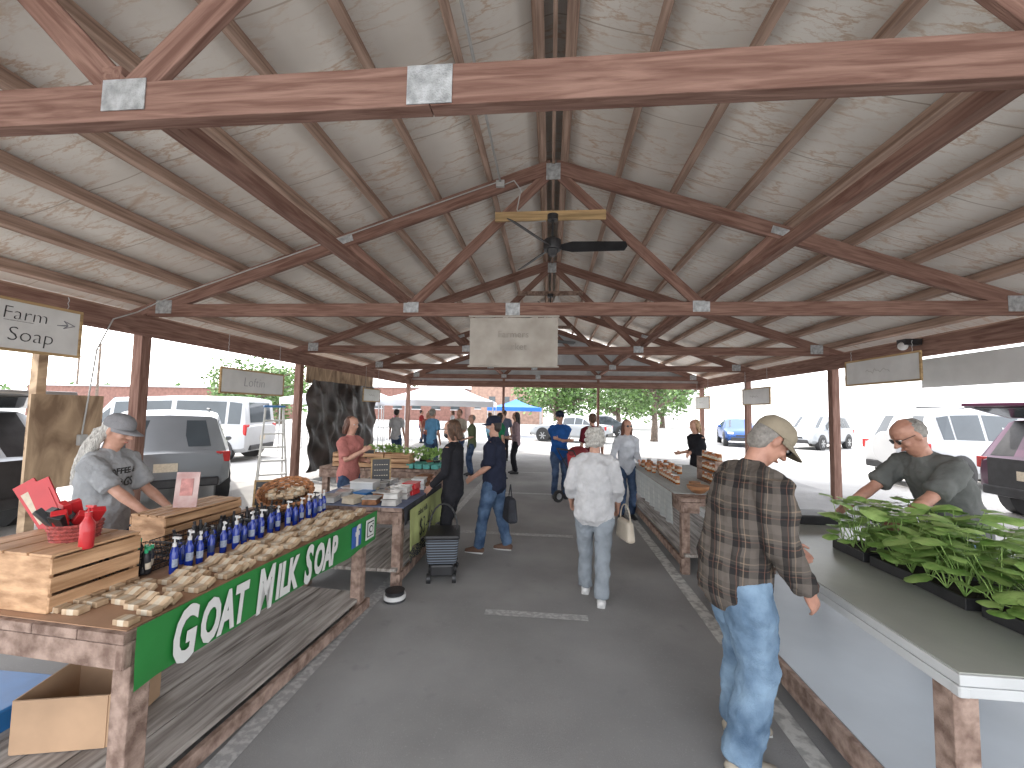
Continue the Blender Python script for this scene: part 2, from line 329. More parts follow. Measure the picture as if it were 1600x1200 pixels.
sign(-5.45,6.4,8.05,1.98,2.42,[('Loftin',.24,-.3,-.08)],'framed whiteboard sign with handwriting on chains',1)
sign(-5.4,11.6,12.8,1.95,2.35,[('~',.3,-.2,0)],'small framed whiteboard sign with faint handwriting',1)
sign(5.5,6.7,8.3,2.35,2.8,[('~',.4,-.3,0)],'wood-framed whiteboard sign with faint scrawl on chains',-1)
sign(5.5,11.0,12.5,2.05,2.5,[('~',.35,-.3,0)],'wood-framed whiteboard sign with faint scrawl on chains',-1)
sign(5.5,15.0,16.4,1.95,2.4,[('~',.3,-.3,0)],'wood-framed whiteboard sign with faint scrawl on chains',-1)
B().box((0,0,0),(.25,.18,.1),BLACK).ell((-.1,0,-.06),(.07,.07,.07),WHITE).obj('flood_light',loc=(5.9,7.4,3.03),label='black twin flood light under the eave',category='lamp')
# ---------------------------------------------------------------- tables
def table(name,x0,x1,y0,y1,h,lab,topm=TABW,shelf=.22,shm=GREYW,leg=.09,legm=TABW,rh=.12):
    t=thing(name,((x0+x1)/2,(y0+y1)/2,0),label=lab,category='table'); W=x1-x0;L=y1-y0
    b=B(); k=5
    for i in range(k): b.box((-W/2+W*(i+.5)/k,0,h-.02),(W/k-.006,L,.04),topm)
    b.obj('table_top',t,bevel=.003)
    for sx in (-1,1):
        for sy in (-1,1): beam('leg',(sx*(W/2-.07),sy*(L/2-.1),0),(sx*(W/2-.07),sy*(L/2-.1),h-.04),leg,leg,legm,t)
        beam('rail',(sx*(W/2-.02),-L/2,h-.043-rh/2),(sx*(W/2-.02),L/2,h-.043-rh/2),.035,rh,topm if topm!=TABW else legm,t)
        if shelf: beam('rail',(sx*(W/2-.02),-L/2,shelf-.07),(sx*(W/2-.02),L/2,shelf-.07),.035,.08,legm,t)
    for sy in (-1,1): beam('rail',(-W/2,sy*(L/2-.02),h-.044-rh/2),(W/2,sy*(L/2-.02),h-.044-rh/2),.034,rh*.98,legm if rh>.1 else topm,t)
    if shelf:
        b=B();k=5
        for i in range(k): b.box((-W/2+.04+(W-.08)*(i+.5)/k,0,shelf),((W-.08)/k-.008,L-.02,.03),shm)
        b.obj('shelf',t,bevel=.002)
    return t
soap_before=set(col.objects)
table('market_table',-2.75,-1.57,1.60,3.68,.85,'long timber table carrying soap bars and a green banner',shelf=.14,rh=.10)
B().box((-2.12,2.64,.853),(1.06,2.03,.004),KRAFT).obj('table_cover',label='brown paper cover spread on the soap table',category='table cover')
bn=thing('shop_banner',(-1.535,1.62,.875),R(90),label='green vinyl banner reading Goat Milk Soap on table edge',category='banner')
b=B();vs=[];n=60
for i in range(n+1):
    for j in range(7):
        x=2.06*i/n; q=j/6; vs.append((x,.007*math.sin(x*7)*q+.004*math.sin(x*23+q*5)*q,-.255*q+.006*math.sin(x*3)+.004*math.sin(x*11)*q))
b.add(vs,[(i*7+j,(i+1)*7+j,(i+1)*7+j+1,i*7+j+1) for i in range(n) for j in range(6)],GREEN); b.obj('banner_sheet',bn,smooth='all')
x=.14
for (big,small) in (('G','OAT'),('M','ILK'),('S','OAP')):
    for s,sz,zb in ((big,.325,-.242),(small,.265,-.222)):
        for m,dx,dy,of in ((LETB,.006,-.008,.012),(LET,0,-.0125,.0115)):
            o,w=text(s,sz,m,bn,(x+dx,-.002+dy,zb-(.004 if m==LETB else 0)),(R(90),0,0),sx=.50,shear=.2,off=of)
        x+=w+.007
    x+=.045
B().box((1.70,-.011,-.125),(.14,.004,.165),M('icon_blue',(.035,.10,.34),.5,.05,3,0)).obj('icon_panel',bn)
text('f',.22,LET,bn,(1.68,-.016,-.195),(R(90),0,0),sx=.9,off=.008,name='icon_letter')
b=B().box((1.92,-.011,-.125),(.14,.004,.165),LET).box((1.92,-.0145,-.125),(.105,.003,.125),LETB).box((1.92,-.0175,-.125),(.087,.003,.105),LET)
b.cyl((1.92,-.0185,-.125),(1.92,-.0215,-.125),.031,LETB,n=24).cyl((1.92,-.0215,-.125),(1.92,-.024,-.125),.020,LET,n=24).box((1.95,-.0195,-.09),(.014,.003,.014),LETB).obj('icon_panel',bn)
s0=B().box((0,0,.0125),(.082,.052,.025),SOAP).box((0,0,.0125),(.034,.0532,.0262),LABEL)
s0=s0.obj('soap_bar',bevel=.003,loc=(-1.65,1.67,.856),label='cream handmade soap bar with paper band on table',category='soap',group='soap bars on the table')
for ci,cx in enumerate((-1.645,-1.752,-1.86)):
    y=1.76+.03*ci
    while y<3.6:
        run=random.choice((2,3,4))
        for q in range(run):
            if y>3.6: break
            dup(s0,(cx+rnd(-.004,.004),y,.858+.012 if q else .858),(.5 if q else .0,0,rnd(-.05,.05))); y+=.046 if q else .060
        y+=rnd(.05,.085)
for i in range(5):
    for j in range(2): dup(s0,(-1.955-.11*j+rnd(-.005,.005),1.70+.075*i+rnd(-.004,.004),.857),(0,0,rnd(-.12,.12)))
def bottle(body,cap,lab,h=.14,r=.027,pump=True,lb=LABEL,loc=(0,0,-5)):
    t=thing('pump_bottle' if pump else 'bottle',loc,label=lab,category='bottle',group='bottles on the soap stall')
    B().tube([(0,0,0),(0,0,.01),(0,0,h*.78),(0,0,h*.9),(0,0,h)],[r*.92,r,r,r*.6,r*.42],body,n=18,dome=0).obj('bottle_body',t,smooth=True)
    vs=[];n=10
    for i in range(n+1):
        a=-1.1+2.2*i/n
        for z in (h*.25,h*.55): vs.append((r*1.02*math.cos(a),r*1.02*math.sin(a),z))
    B().add(vs,[(2*i,2*i+2,2*i+3,2*i+1) for i in range(n)],lb).obj('bottle_label',t,smooth=True)
    b=B().cyl((0,0,h),(0,0,h+.02),r*.5,cap,n=12)
    if pump: b.cyl((0,0,h+.02),(0,0,h+.045),.004,cap,n=8).box((.012,0,h+.048),(.045,.014,.01),cap)
    b.obj('pump' if pump else 'cap',t,smooth=True); return t
DKL=M('navy_label',(.03,.05,.14),.5,.3,30,0); PLB=M('pale_blue_label',(.28,.32,.40),.5,.25,60,0); GCAP=M('green_cap',(.03,.35,.16),.4,.1,5,0)
b1=bottle(BLUEB,WHITE,'cobalt blue lotion bottle with white pump on table',.145,.020,loc=(-1.97,2.16,.856),lb=PLB)
b1b=bottle(BLUEB,BLACK,'cobalt blue lotion bottle with black pump on table',.145,.020,loc=(-2.01,2.20,.856),lb=DKL)
b2=bottle(BLUEB,BLACK,'small cobalt blue bottle with dark cap on table',.11,.018,False,DKL,loc=(-2.05,2.29,.856))
b3=bottle(RED,RED,'red plastic pump bottle on a wooden crate',.15,.028,loc=(-2.07,1.80,1.10),lb=RED)
b4=bottle(BLACK,GCAP,'dark bottle with green cap standing in a wire basket',.12,.018,False,LABEL,loc=(-2.12,2.13,.87))
b5=bottle(BLACK,BLACK,'small dark bottle with black cap in a basket',.12,.017,False,DKL,loc=(-2.2,2.5,.87))
for i in range(1,18): dup(b1 if i%3 else b1b,(-1.975+rnd(-.015,.015),2.16+i*.083+rnd(-.015,.015),.856),rnd(-1.2,.6),sc=rnd(.88,1.08))
for i in range(1,20): dup(b2,(-2.05-rnd(0,.10),2.28+i*.064,.857),rnd(-1,1),sc=rnd(.9,1.15))
for i in range(1,16): dup(b4,(-2.18+rnd(-.11,.11),2.13+rnd(-.1,.12),.87),(rnd(-.3,.3),rnd(-.3,.3),0))
for i in range(1,32): dup(b5,(-2.2+rnd(-.09,.09),2.38+i*.036,.87),(rnd(-.3,.3),rnd(-.3,.3),0))
def wbasket(loc,w,l,h,m,lab,n=11):
    b=B()
    for k in range(4):
        z=h*k/3+.004; e=1+.12*k/3; a,c=w/2*e,l/2*e
        P=[(-a,-c,z),(a,-c,z),(a,c,z),(-a,c,z)]
        for i in range(4): b.tube([P[i],P[(i+1)%4]],[.0035,.0035],m,n=5)
    for i in range(n+1):
        q=-1+2*i/n
        for s in (-1,1):
            b.tube([(w/2*q,s*l/2,0),(w/2*q*1.12,s*l/2*1.12,h)],[.0022,.0022],m,n=4); b.tube([(s*w/2,l/2*q,0),(s*w/2*1.12,l/2*q*1.12,h)],[.0022,.0022],m,n=4)
        b.tube([(w/2*q,-l/2,.004),(w/2*q,l/2,.004)],[.002,.002],m,n=4)
    return b.obj('wire_basket',loc=loc,label=lab,category='basket')
for y in (2.15,2.52,2.90,3.26): wbasket((-2.22,y,.857),.24,.31,.09,BLACK,'black wire basket holding small bottles on table')
def crate(name,loc,rz,w,l,h,lab,solid=False,mat=CRATE):
    t=thing(name,loc,rz,label=lab,category='crate'); k=3
    for s in (-1,1):
        b=B()
        for i in range(k): b.box((s*(w/2-.006),0,h*(i+.5)/k),(.012,l,h/k-.014),mat)
        b.obj('side_slats',t,bevel=.002)
        B().box((0,s*(l/2-.01),h/2),(w-.026,.018,h),mat).obj('end_panel',t,bevel=.003)
    b=B()
    for i in range(4): b.box((-w/2+w*(i+.5)/4,0,(h+.006) if solid else .008),(w/4-.014,l-(0 if solid else .04),.011),mat)
    b.obj('slat_panel',t,bevel=.002); return t
crate('wooden_crate',(-2.33,1.85,.857),0,.56,.38,.245,'upturned pine slat crate carrying red basket and bottle',True)
crate('wooden_crate',(-2.55,2.80,.857),R(0),.28,.62,.19,'upturned pine slat crate on the soap table',True)
REDW=M('red_wicker',(.33,.06,.05),.7,.4,60,1,120)
b=B()
for i in range(26):
    a=2*math.pi*i/26; c=2*math.pi*(i+1)/26
    for z0 in (0,.018,.036,.054,.072):
        b.tube([(.085*math.cos(a)*(1+z0*2),.085*math.sin(a)*(1+z0*2),z0),(.085*math.cos(c)*(1+z0*2),.085*math.sin(c)*(1+z0*2),z0)],[.009,.009],REDW,n=5)
b.cyl((0,0,0),(0,0,.03),.08,REDW,n=20).obj('round_basket',loc=(-2.25,1.88,1.115),label='small red woven basket holding red packets on crate',category='basket')
for i in range(10): B().box((0,0,.08),(.03,.055,.17),RED if i%3 else BLACK).obj('red_packet',loc=(-2.25+rnd(-.05,.05),1.88+rnd(-.05,.05),1.14),rot=(rnd(-.4,.4),rnd(-.9,-.2),rnd(0,3)),bevel=.003,label='glossy red packet standing in the red basket',category='packet',group='red packets')
for k,(dx,ry) in enumerate(((0,-.5),(-.09,-.62))):
    B().box((0,0,.14),(.10,.01,.32),RED).box((0,-.007,.15),(.07,.002,.19),LABEL if k else RED).obj('card_display',loc=(-2.45+dx,1.95+.03*k,1.11),rot=(-.2,ry,.5),label='red display card leaning on the crate',category='card')
PINKC=M('pink_card',(.50,.28,.26),.5,.25,6,0,c2=(.60,.48,.45))
B().box((0,0,.13),(.15,.006,.25),PINKC).box((0,-.005,.15),(.08,.004,.12),M('pink_photo',(.45,.20,.18),.5,.3,20,0)).obj('display_card',loc=(-2.52,2.72,1.05),rot=(-.12,0,.35),label='white and pink product card standing on crate',category='card')
WICK=M('wicker',(.36,.16,.07),.7,.45,30,1,70)
b=B()
for i in range(30):
    a=2*math.pi*i/30; c=2*math.pi*(i+1)/30
    for q in range(8):
        z0=q*.022; rr=.16+z0*.35+(.006 if (i+q)%2 else 0); b.tube([(rr*math.cos(a),rr*math.sin(a),z0),(rr*math.cos(c),rr*math.sin(c),z0)],[.012,.012],WICK,n=5)
b.cyl((0,0,0),(0,0,.06),.15,WICK).obj('wicker_basket',loc=(-2.30,3.50,.91),rot=(.42,0,.4),smooth=True,label='round brown wicker basket full of soaps',category='basket')
for i in range(22): dup(s0,(-2.28+rnd(-.11,.11),3.46+rnd(-.1,.1),.985+rnd(0,.06)),(rnd(-.5,.5),rnd(-.5,.5),rnd(0,3)))
def slate(loc,rz,w,h,lab):
    t=thing('chalkboard_sign',loc,rz,label=lab,category='sign')
    B().box((0,0,h/2),(w-.02,.008,h-.02),BLACK).obj('board',t,rot=(-.15,0,0))
    b=B()
    for s in (-1,1): b.box((s*(w/2-.008),0,h/2),(.016,.016,h),YEL); b.box((0,0,h/2+s*(h/2-.008)),(w-.033,.015,.016),YEL)
    b.obj('frame',t,rot=(-.15,0,0))
    for i in range(3):
        b=B()
        for q in range(6): b.box((-w*.3+q*w*.12,-.006,h*.72-i*h*.22),(w*.08,.002,.008),LABEL)
        b.obj('chalk_writing',t,rot=(-.15,0,0))
slate((-2.62,3.62,.86),.5,.2,.24,'small chalkboard sign beside the wicker basket')
CARD=M('cardboard',(.40,.26,.16),.8,.15,3,.2,10)
b=B()
for s in (-1,1): b.box((s*.2,0,.12),(.008,.36,.24),CARD); b.box((0,s*.18,.12),(.392,.008,.24),CARD)
b.box((0,0,.01),(.39,.35,.008),CARD).obj('cardboard_box',loc=(-2.2,1.98,.16),rot=(0,0,.3),label='open cardboard box on the lower shelf',category='box')
TM=Matrix.Translation((-1.57,3.68,0))@Matrix.Rotation(R(-4),4,'Z')@Matrix.Translation((1.57,-3.68,0))
for o in [o for o in col.objects if o not in soap_before and o.parent is None]:
    mt=Matrix.LocRotScale(o.location,o.rotation_euler,o.scale); o.matrix_world=TM@mt
slate((-2.1,5.1,.86),.45,.24,.30,'small framed chalkboard standing on the bakery table')
slate((-2.9,6.5,.86),.2,.2,.26,'small framed chalkboard by the wooden crates')
table('market_table',-2.5,-1.42,4.0,5.35,.82,'timber table with baked goods beside the soap stall')
table('market_table',-3.6,-1.75,6.3,7.2,.85,'timber table holding crates and potted plants')
table('market_table',1.46,2.5,4.85,7.9,.85,'timber table with honey jars and a pale checked cloth')
SLATE=M('grey_laminate',(.31,.32,.29),.3,.12,2,.1,20,spec=.45)
RIM2=M('grey_white_trim',(.48,.49,.49),.5,.08,3,.1,30)
t=table('market_table',1.52,2.65,1.75,4.45,.85,'grey-topped table with white edge holding seedling trays',topm=RIM2,shelf=None,rh=.04)
B().box((0,0,.853),(1.11,2.68,.005),SLATE).obj('laminate_sheet',t)
WSH=M('white_vinyl',(.46,.49,.52),.45,.10,1,.15,5,spec=.3)
B().box((2.25,2.5,.21),(1.45,3.9,.02),WSH).obj('vinyl_shelf',label='white vinyl-covered low shelf beneath the seedling table',category='shelf')
for y in (.75,2.4,4.2): beam('shelf_support',(1.58,y,.1),(2.9,y,.1),.08,.19,TABW,None,label='brown timber support under the white shelf',category='shelf support',group='shelf supports')
beam('shelf_rail',(1.5,.6,.16),(1.5,4.4,.16),.035,.13,TABW,None,label='brown timber rail along the white shelf',category='rail')
B().box((-1.95,4.67,.825),(1.1,1.36,.006),cloth('lavender',(.20,.23,.33))).obj('tablecloth',label='blue-grey cloth covering the bakery table',category='tablecloth')
YC=M('lime_cloth',(.36,.40,.16),.85,.1,5,.3,30); PAT=M('flower_cloth',(.03,.03,.04),.85,.1,60,.2,30,c2=(.50,.48,.18),lo=.58,hi=.62)
def drape(X,y0,y1,z0,z1,m,amp=.015):
    vs=[];n=40
    for i in range(n+1):
        for j in range(7):
            yy=(y1-y0)*i/n; q=j/6; vs.append((X+amp*q*math.sin(yy*22+1),y0+yy,z1-(z1-z0)*q))
    return B().add(vs,[(i*7+j,(i+1)*7+j,(i+1)*7+j+1,i*7+j+1) for i in range(n) for j in range(6)],m)
drape(-1.395,3.98,5.38,.66,.83,DARKC).obj('table_skirt',smooth='all',label='dark valance hung along the bakery table',category='tablecloth')
o=drape(-1.375,4.1,5.34,.38,.78,YC).obj('cloth_sign',smooth='all',label='lime cloth banner with handwritten price and flower hem',category='cloth sign')
drape(-1.37,4.1,5.34,.26,.385,PAT).obj('hem',o,smooth='all')
text('$3-40',.26,LETB,o,(-1.350,4.35,.45),(R(90),0,R(90)),sx=.8,name='price_lettering',off=-.004)
text('cakes, rolls',.09,LETB,o,(-1.352,4.3,.68),(R(90),0,R(90)),sx=.8,name='price_lettering')
cols=[RED,BLUEP,WHITE,LABEL,M('cake_brown',(.25,.11,.05),.7,.4,20,.6,60),M('film',(.42,.41,.39),.15,.2,10,.3,30)]
for i in range(20):
    x=-1.55-.22*(i%4)+rnd(-.03,.03); y=4.12+.26*(i//4)+rnd(-.03,.03); m=cols[(5,4,3,2,5,4,1,5,0,4,3,5,2,4,5,3,4,1,5,4)[i]]
    b=B().box((0,0,.028),(.15,.18,.05),m,top=.92).box((0,0,.060),(.16,.19,.012),cols[5] if i%2 else m).obj('food_container',loc=(x,y,.83),rot=(0,0,rnd(-.3,.3)),bevel=.006,label='plastic tub of baked goods on the table',category='food container',group='baked goods tubs')
    if i%4==0: dup(b,(x+.01,y,.897),rnd(-.2,.2))
B().box((0,0,.07),(.26,.2,.13),M('milky_plastic',(.50,.51,.51),.3,.1,5,0)).box((0,0,.14),(.27,.21,.015),WHITE).obj('storage_box',loc=(-2.05,4.55,.83),bevel=.006,label='translucent white storage box on bakery table',category='box')
B().tube([(0,0,.0),(0,0,.07),(0,0,.09)],[.10,.085,.09],BLACK,n=24,dome=0).cyl((0,0,.02),(0,0,.055),.101,WHITE,n=24).obj('dog_bowl',loc=(-1.42,3.88,.01),smooth=True,label='black and white pet bowl on the asphalt',category='bowl')
B().box((0,0,.12),(.5,.36,.24),BLUEP,top=1.12).box((0,0,.25),(.6,.45,.02),BLUEP).obj('storage_tub',loc=(-2.95,1.95,.02),bevel=.015,label='blue plastic tub on the ground by the table',category='tub')
for i in range(3): crate('wooden_crate',(-3.2+i*.42,6.45,.857),R(90),.25,.4,.22,'pine slat crate on the produce table')
def leafclump(b,c,r,n,s,m,flat=.7):
    for i in range(n):
        d=V((random.gauss(0,1),random.gauss(0,1),random.gauss(0,1)*flat)); d=d.normalized()*r*rnd(.3,1)**.5; p=V(c)+d
        u=V((rnd(-1,1),rnd(-1,1),rnd(-.6,.6))).normalized(); w=u.cross(V((rnd(-1,1),rnd(-1,1),rnd(-1,1)))).normalized(); q=s*rnd(.6,1.3)
        b.add([p-u*q,p+w*q*.55,p+u*q,p-w*q*.55],[(0,1,2,3)],m)
POT=M('terracotta',(.40,.14,.07),.8,.2,6,.2,30)
for i in range(11):
    t=thing('potted_plant',(-3.3+i*.16+rnd(-.04,.04),6.7+rnd(0,.35),.857) if i<6 else (-2.2+(i-6)*.13,6.5+rnd(0,.5),.857),label='small leafy green potted plant on the produce table',category='plant',group='potted plants for sale')
    B().tube([(0,0,0),(0,0,.1)],[.045,.06],BLACK if i%2 else POT,n=12,dome=0).obj('pot',t,smooth=True)
    b=B(); leafclump(b,(0,0,.2),.12,90,.035,LEAFS,1); b.obj('foliage',t)
TEAL=M('teal_pulp',(.10,.36,.32),.8,.15,8,.3,40)
for i in range(12): B().box((0,0,.035),(.1,.1,.07),TEAL,top=1.15).obj('berry_carton',loc=(-2.15+.13*(i%4),6.38+.14*(i//4),.857),bevel=.004,label='teal pulp berry carton on produce table',category='carton',group='berry cartons')
# ---------------------------------------------------------------- right table goods
CHK=M('checked_cloth',(.52,.54,.52),.9,.1,6,.3,40)
def chk(N,L,prev):
    tc=N.new('ShaderNodeTexCoord'); sp=N.new('ShaderNodeSeparateXYZ'); L.new(tc.outputs['Object'],sp.inputs[0]); o=prev
    for ax in ('Y','Z','X'):
        a=N.new('ShaderNodeMath'); a.operation='MULTIPLY'; a.inputs[1].default_value=14; L.new(sp.outputs[ax],a.inputs[0])
        f=N.new('ShaderNodeMath'); f.operation='FRACT'; L.new(a.outputs[0],f.inputs[0]); g=N.new('ShaderNodeMath'); g.operation='LESS_THAN'; g.inputs[1].default_value=.3; L.new(f.outputs[0],g.inputs[0])
        h=N.new('ShaderNodeMath'); h.operation='MULTIPLY'; h.inputs[1].default_value=.4; L.new(g.outputs[0],h.inputs[0]); o=mixc(N,L,h.outputs[0],o,(.36,.39,.40))
    return o
over(CHK,chk)
o=B().box((2.0,6.5,.856),(1.08,2.8,.005),CHK).obj('tablecloth',label='pale checked tablecloth over the honey table',category='tablecloth')
drape(1.445,5.15,7.9,.48,.855,CHK,.02).obj('cloth_drop',o,smooth='all')
HON=M('honey',(.28,.085,.015),.1,.4,6,0); OLD=M('orange_lid',(.42,.14,.03),.4,.1,5,0)
def jar(loc,lid=OLD,lab='small honey jar with orange lid on display shelf'):
    t=thing('honey_jar',loc,label=lab,category='jar',group='honey jars')
    B().tube([(0,0,0),(0,0,.008),(0,0,.075),(0,0,.09)],[.028,.031,.031,.025],HON,n=12,dome=0).obj('glass_body',t,smooth=True)
    B().cyl((0,0,.025),(0,0,.055),.0315,LABEL,n=12).obj('jar_label',t,smooth=True)
    B().cyl((0,0,.09),(0,0,.105),.028,lid,n=12).obj('lid',t,smooth=True); return t
j0=jar((1.68,5.72,.86)); j1=jar((1.68,5.82,.86),WHITE,'small jam jar with white lid on the honey table')
# upright two-tier wooden rack with jars
rk=thing('display_rack',(2.2,5.95,.858),label='upright wooden rack with two tiers of honey jars',category='rack')
for z in (.006,.15,.30): B().box((0,0,z),(.16,.66,.012),TABW).obj('rack_shelf',rk)
for s in (-1,1): B().box((0,s*.336,.16),(.16,.012,.33),TABW).obj('side_panel',rk)
for i in range(7):
    for z in (.873,1.017,1.167): dup(j0 if (i+int(z*9))%3 else j1,(2.2,5.68+i*.09,z),0)
for i in range(7): dup(j0 if i%2 else j1,(1.68,5.92+i*.1,.86),0)
for i in range(22): dup(j0 if i%3 else j1,(1.6+.13*(i%4)+rnd(-.02,.02),6.7+.17*(i//4),.86),0,sc=rnd(.9,1.3))
TURN=M('turned_wood',(.36,.18,.09),.4,.35,4,.1,30,st=(2,2,8))
for (x,y,r) in ((1.75,5.15,.13),(2.1,5.2,.1),(1.8,5.42,.07)):
    B().tube([(0,0,0),(0,0,.02),(0,0,.06),(0,0,.09),(0,0,.08),(0,0,.03)],[r*.4,r*.6,r*.95,r,r*.93,r*.5],TURN,n=24,dome=0).obj('wooden_bowl',loc=(x,y,.857),smooth=True,label='turned wooden bowl on the honey table',category='bowl')
for i in range(5): B().box((0,0,.035),(.1,.1,.07),TEAL,top=1.15).obj('berry_carton',loc=(2.1+.12*(i%3),5.02+.13*(i//3),.857),bevel=.004,label='teal pulp berry carton on the honey table',category='carton',group='berry cartons')
B().tube([(0,0,0),(0,0,.2),(0,0,.22)],[.035,.04,.03],M('cyan_cup',(.05,.32,.55),.35,.1,4,0),n=16,dome=0).obj('drink_tumbler',loc=(2.42,5.1,.857),smooth=True,label='bright blue drink tumbler on the table',category='cup')
B().box((0,0,.04),(.36,.24,.08),BLACK,top=1.1).obj('seedling_tray_empty',loc=(2.3,4.0,.857),bevel=.01,label='empty black nursery tray on grey table',category='tray')
def lobed(b,p,d,s,m):
    d=d.normalized(); u=d.cross(V((0,0,1))); u=(u if u.length>.1 else V((1,0,0))).normalized(); n=u.cross(d).normalized()
    out=[(0,0),(-.08,-.28),(-.10,-.52),(.16,-.70),(.45,-.68),(.72,-.60),(.90,-.34),(.97,0),(.90,.34),(.72,.60),(.45,.68),(.16,.70),(-.10,.52),(-.08,.28)]
    k=len(out); cup=rnd(-.05,.25)
    vs=[p+d*(.42*s)+n*(.05*s)]+[p+d*(x*s)+u*(y*s)-n*((abs(y)*cup+max(0,x-.6)*.3+rnd(-.03,.03))*s) for x,y in out]
    b.add(vs,[(0,i+1,(i+1)%k+1) for i in range(k)],m)
PETAL=M('white_petal',(.6,.6,.56),.6,.05,5,0)
def tray(loc,rz,lab,fl=5):
    t=thing('seedling_tray',loc,rz,label=lab,category='plant tray',group='trays of seedlings')
    b=B()
    for s in (-1,1): b.box((s*.265,0,.03),(.012,.3,.06),BLACK); b.box((0,s*.144,.03),(.54,.012,.06),BLACK)
    b.box((0,0,.012),(.52,.28,.012),BLACK); b.box((0,0,.045),(.51,.27,.01),M('potting_soil',(.04,.028,.02),.95,.4,30,1,80)); b.obj('tray',t,bevel=.004)
    b=B()
    for i in range(6):
        for j in range(3):
            r0=V((-.23+i*.092,-.10+j*.10,.05))
            for q in range(random.choice((5,6,7))):
                a=rnd(0,6.3); hh=rnd(.05,.33); sp=rnd(.03,.13); e=r0+V((math.cos(a)*sp,math.sin(a)*sp,hh)); b.tube([r0,(r0+e)/2+V((0,0,.02)),e],[.003,.0025,.002],LEAFS,n=5)
                lobed(b,e,V((math.cos(a),math.sin(a),rnd(-.45,.5))),rnd(.06,.115),LEAFS)
    b.obj('seedlings',t,smooth='all')
    b=B()
    for i in range(fl):
        c=V((rnd(-.22,.22),rnd(-.12,.12),rnd(.30,.38)))
        for q in range(5):
            a=q*1.257; d=V((math.cos(a),math.sin(a),.3)); u=V((-math.sin(a),math.cos(a),0)); b.add([c,c+d*.016-u*.012,c+d*.03,c+d*.016+u*.012],[(0,1,2,3)],PETAL)
    b.obj('blossoms',t); return t
for (x,y,rz,fl) in ((2.30,3.10,0,24),(2.31,2.77,.06,10),(2.32,2.44,-.04,5),(2.34,2.11,.05,5),(2.31,1.80,0,4)): tray((x,y,.857),rz,'black tray of lush lobed green seedlings on table',fl)
# ---------------------------------------------------------------- people
def ik(a,b,l1,l2,pole):
    a=V(a);b=V(b); d=b-a; L=min(d.length,(l1+l2)*.998); d.normalize(); b=a+d*L
    x=(l1*l1-l2*l2+L*L)/(2*L); h=math.sqrt(max(0,l1*l1-x*x)); p=V(pole); p=p-d*p.dot(d); p.normalize(); return a+d*x+p*h,b
WR=D.textures.new('wrinkle','CLOUDS'); WR.noise_scale=.09; WR.noise_depth=3
HN=D.textures.new('hairnoise','CLOUDS'); HN.noise_scale=.03; HN.noise_depth=3
remesh=[]
def rm(o,vox,sm=3,disp=0,tex=None):
    m=o.modifiers.new('r','REMESH'); m.mode='VOXEL'; m.voxel_size=vox; m.use_smooth_shade=True
    m=o.modifiers.new('s','SMOOTH'); m.factor=.5; m.iterations=sm
    if disp:
        m=o.modifiers.new('d','DISPLACE'); m.texture=tex or WR; m.strength=disp; m.mid_level=.5; m.texture_coords='LOCAL'
    remesh.append(o)
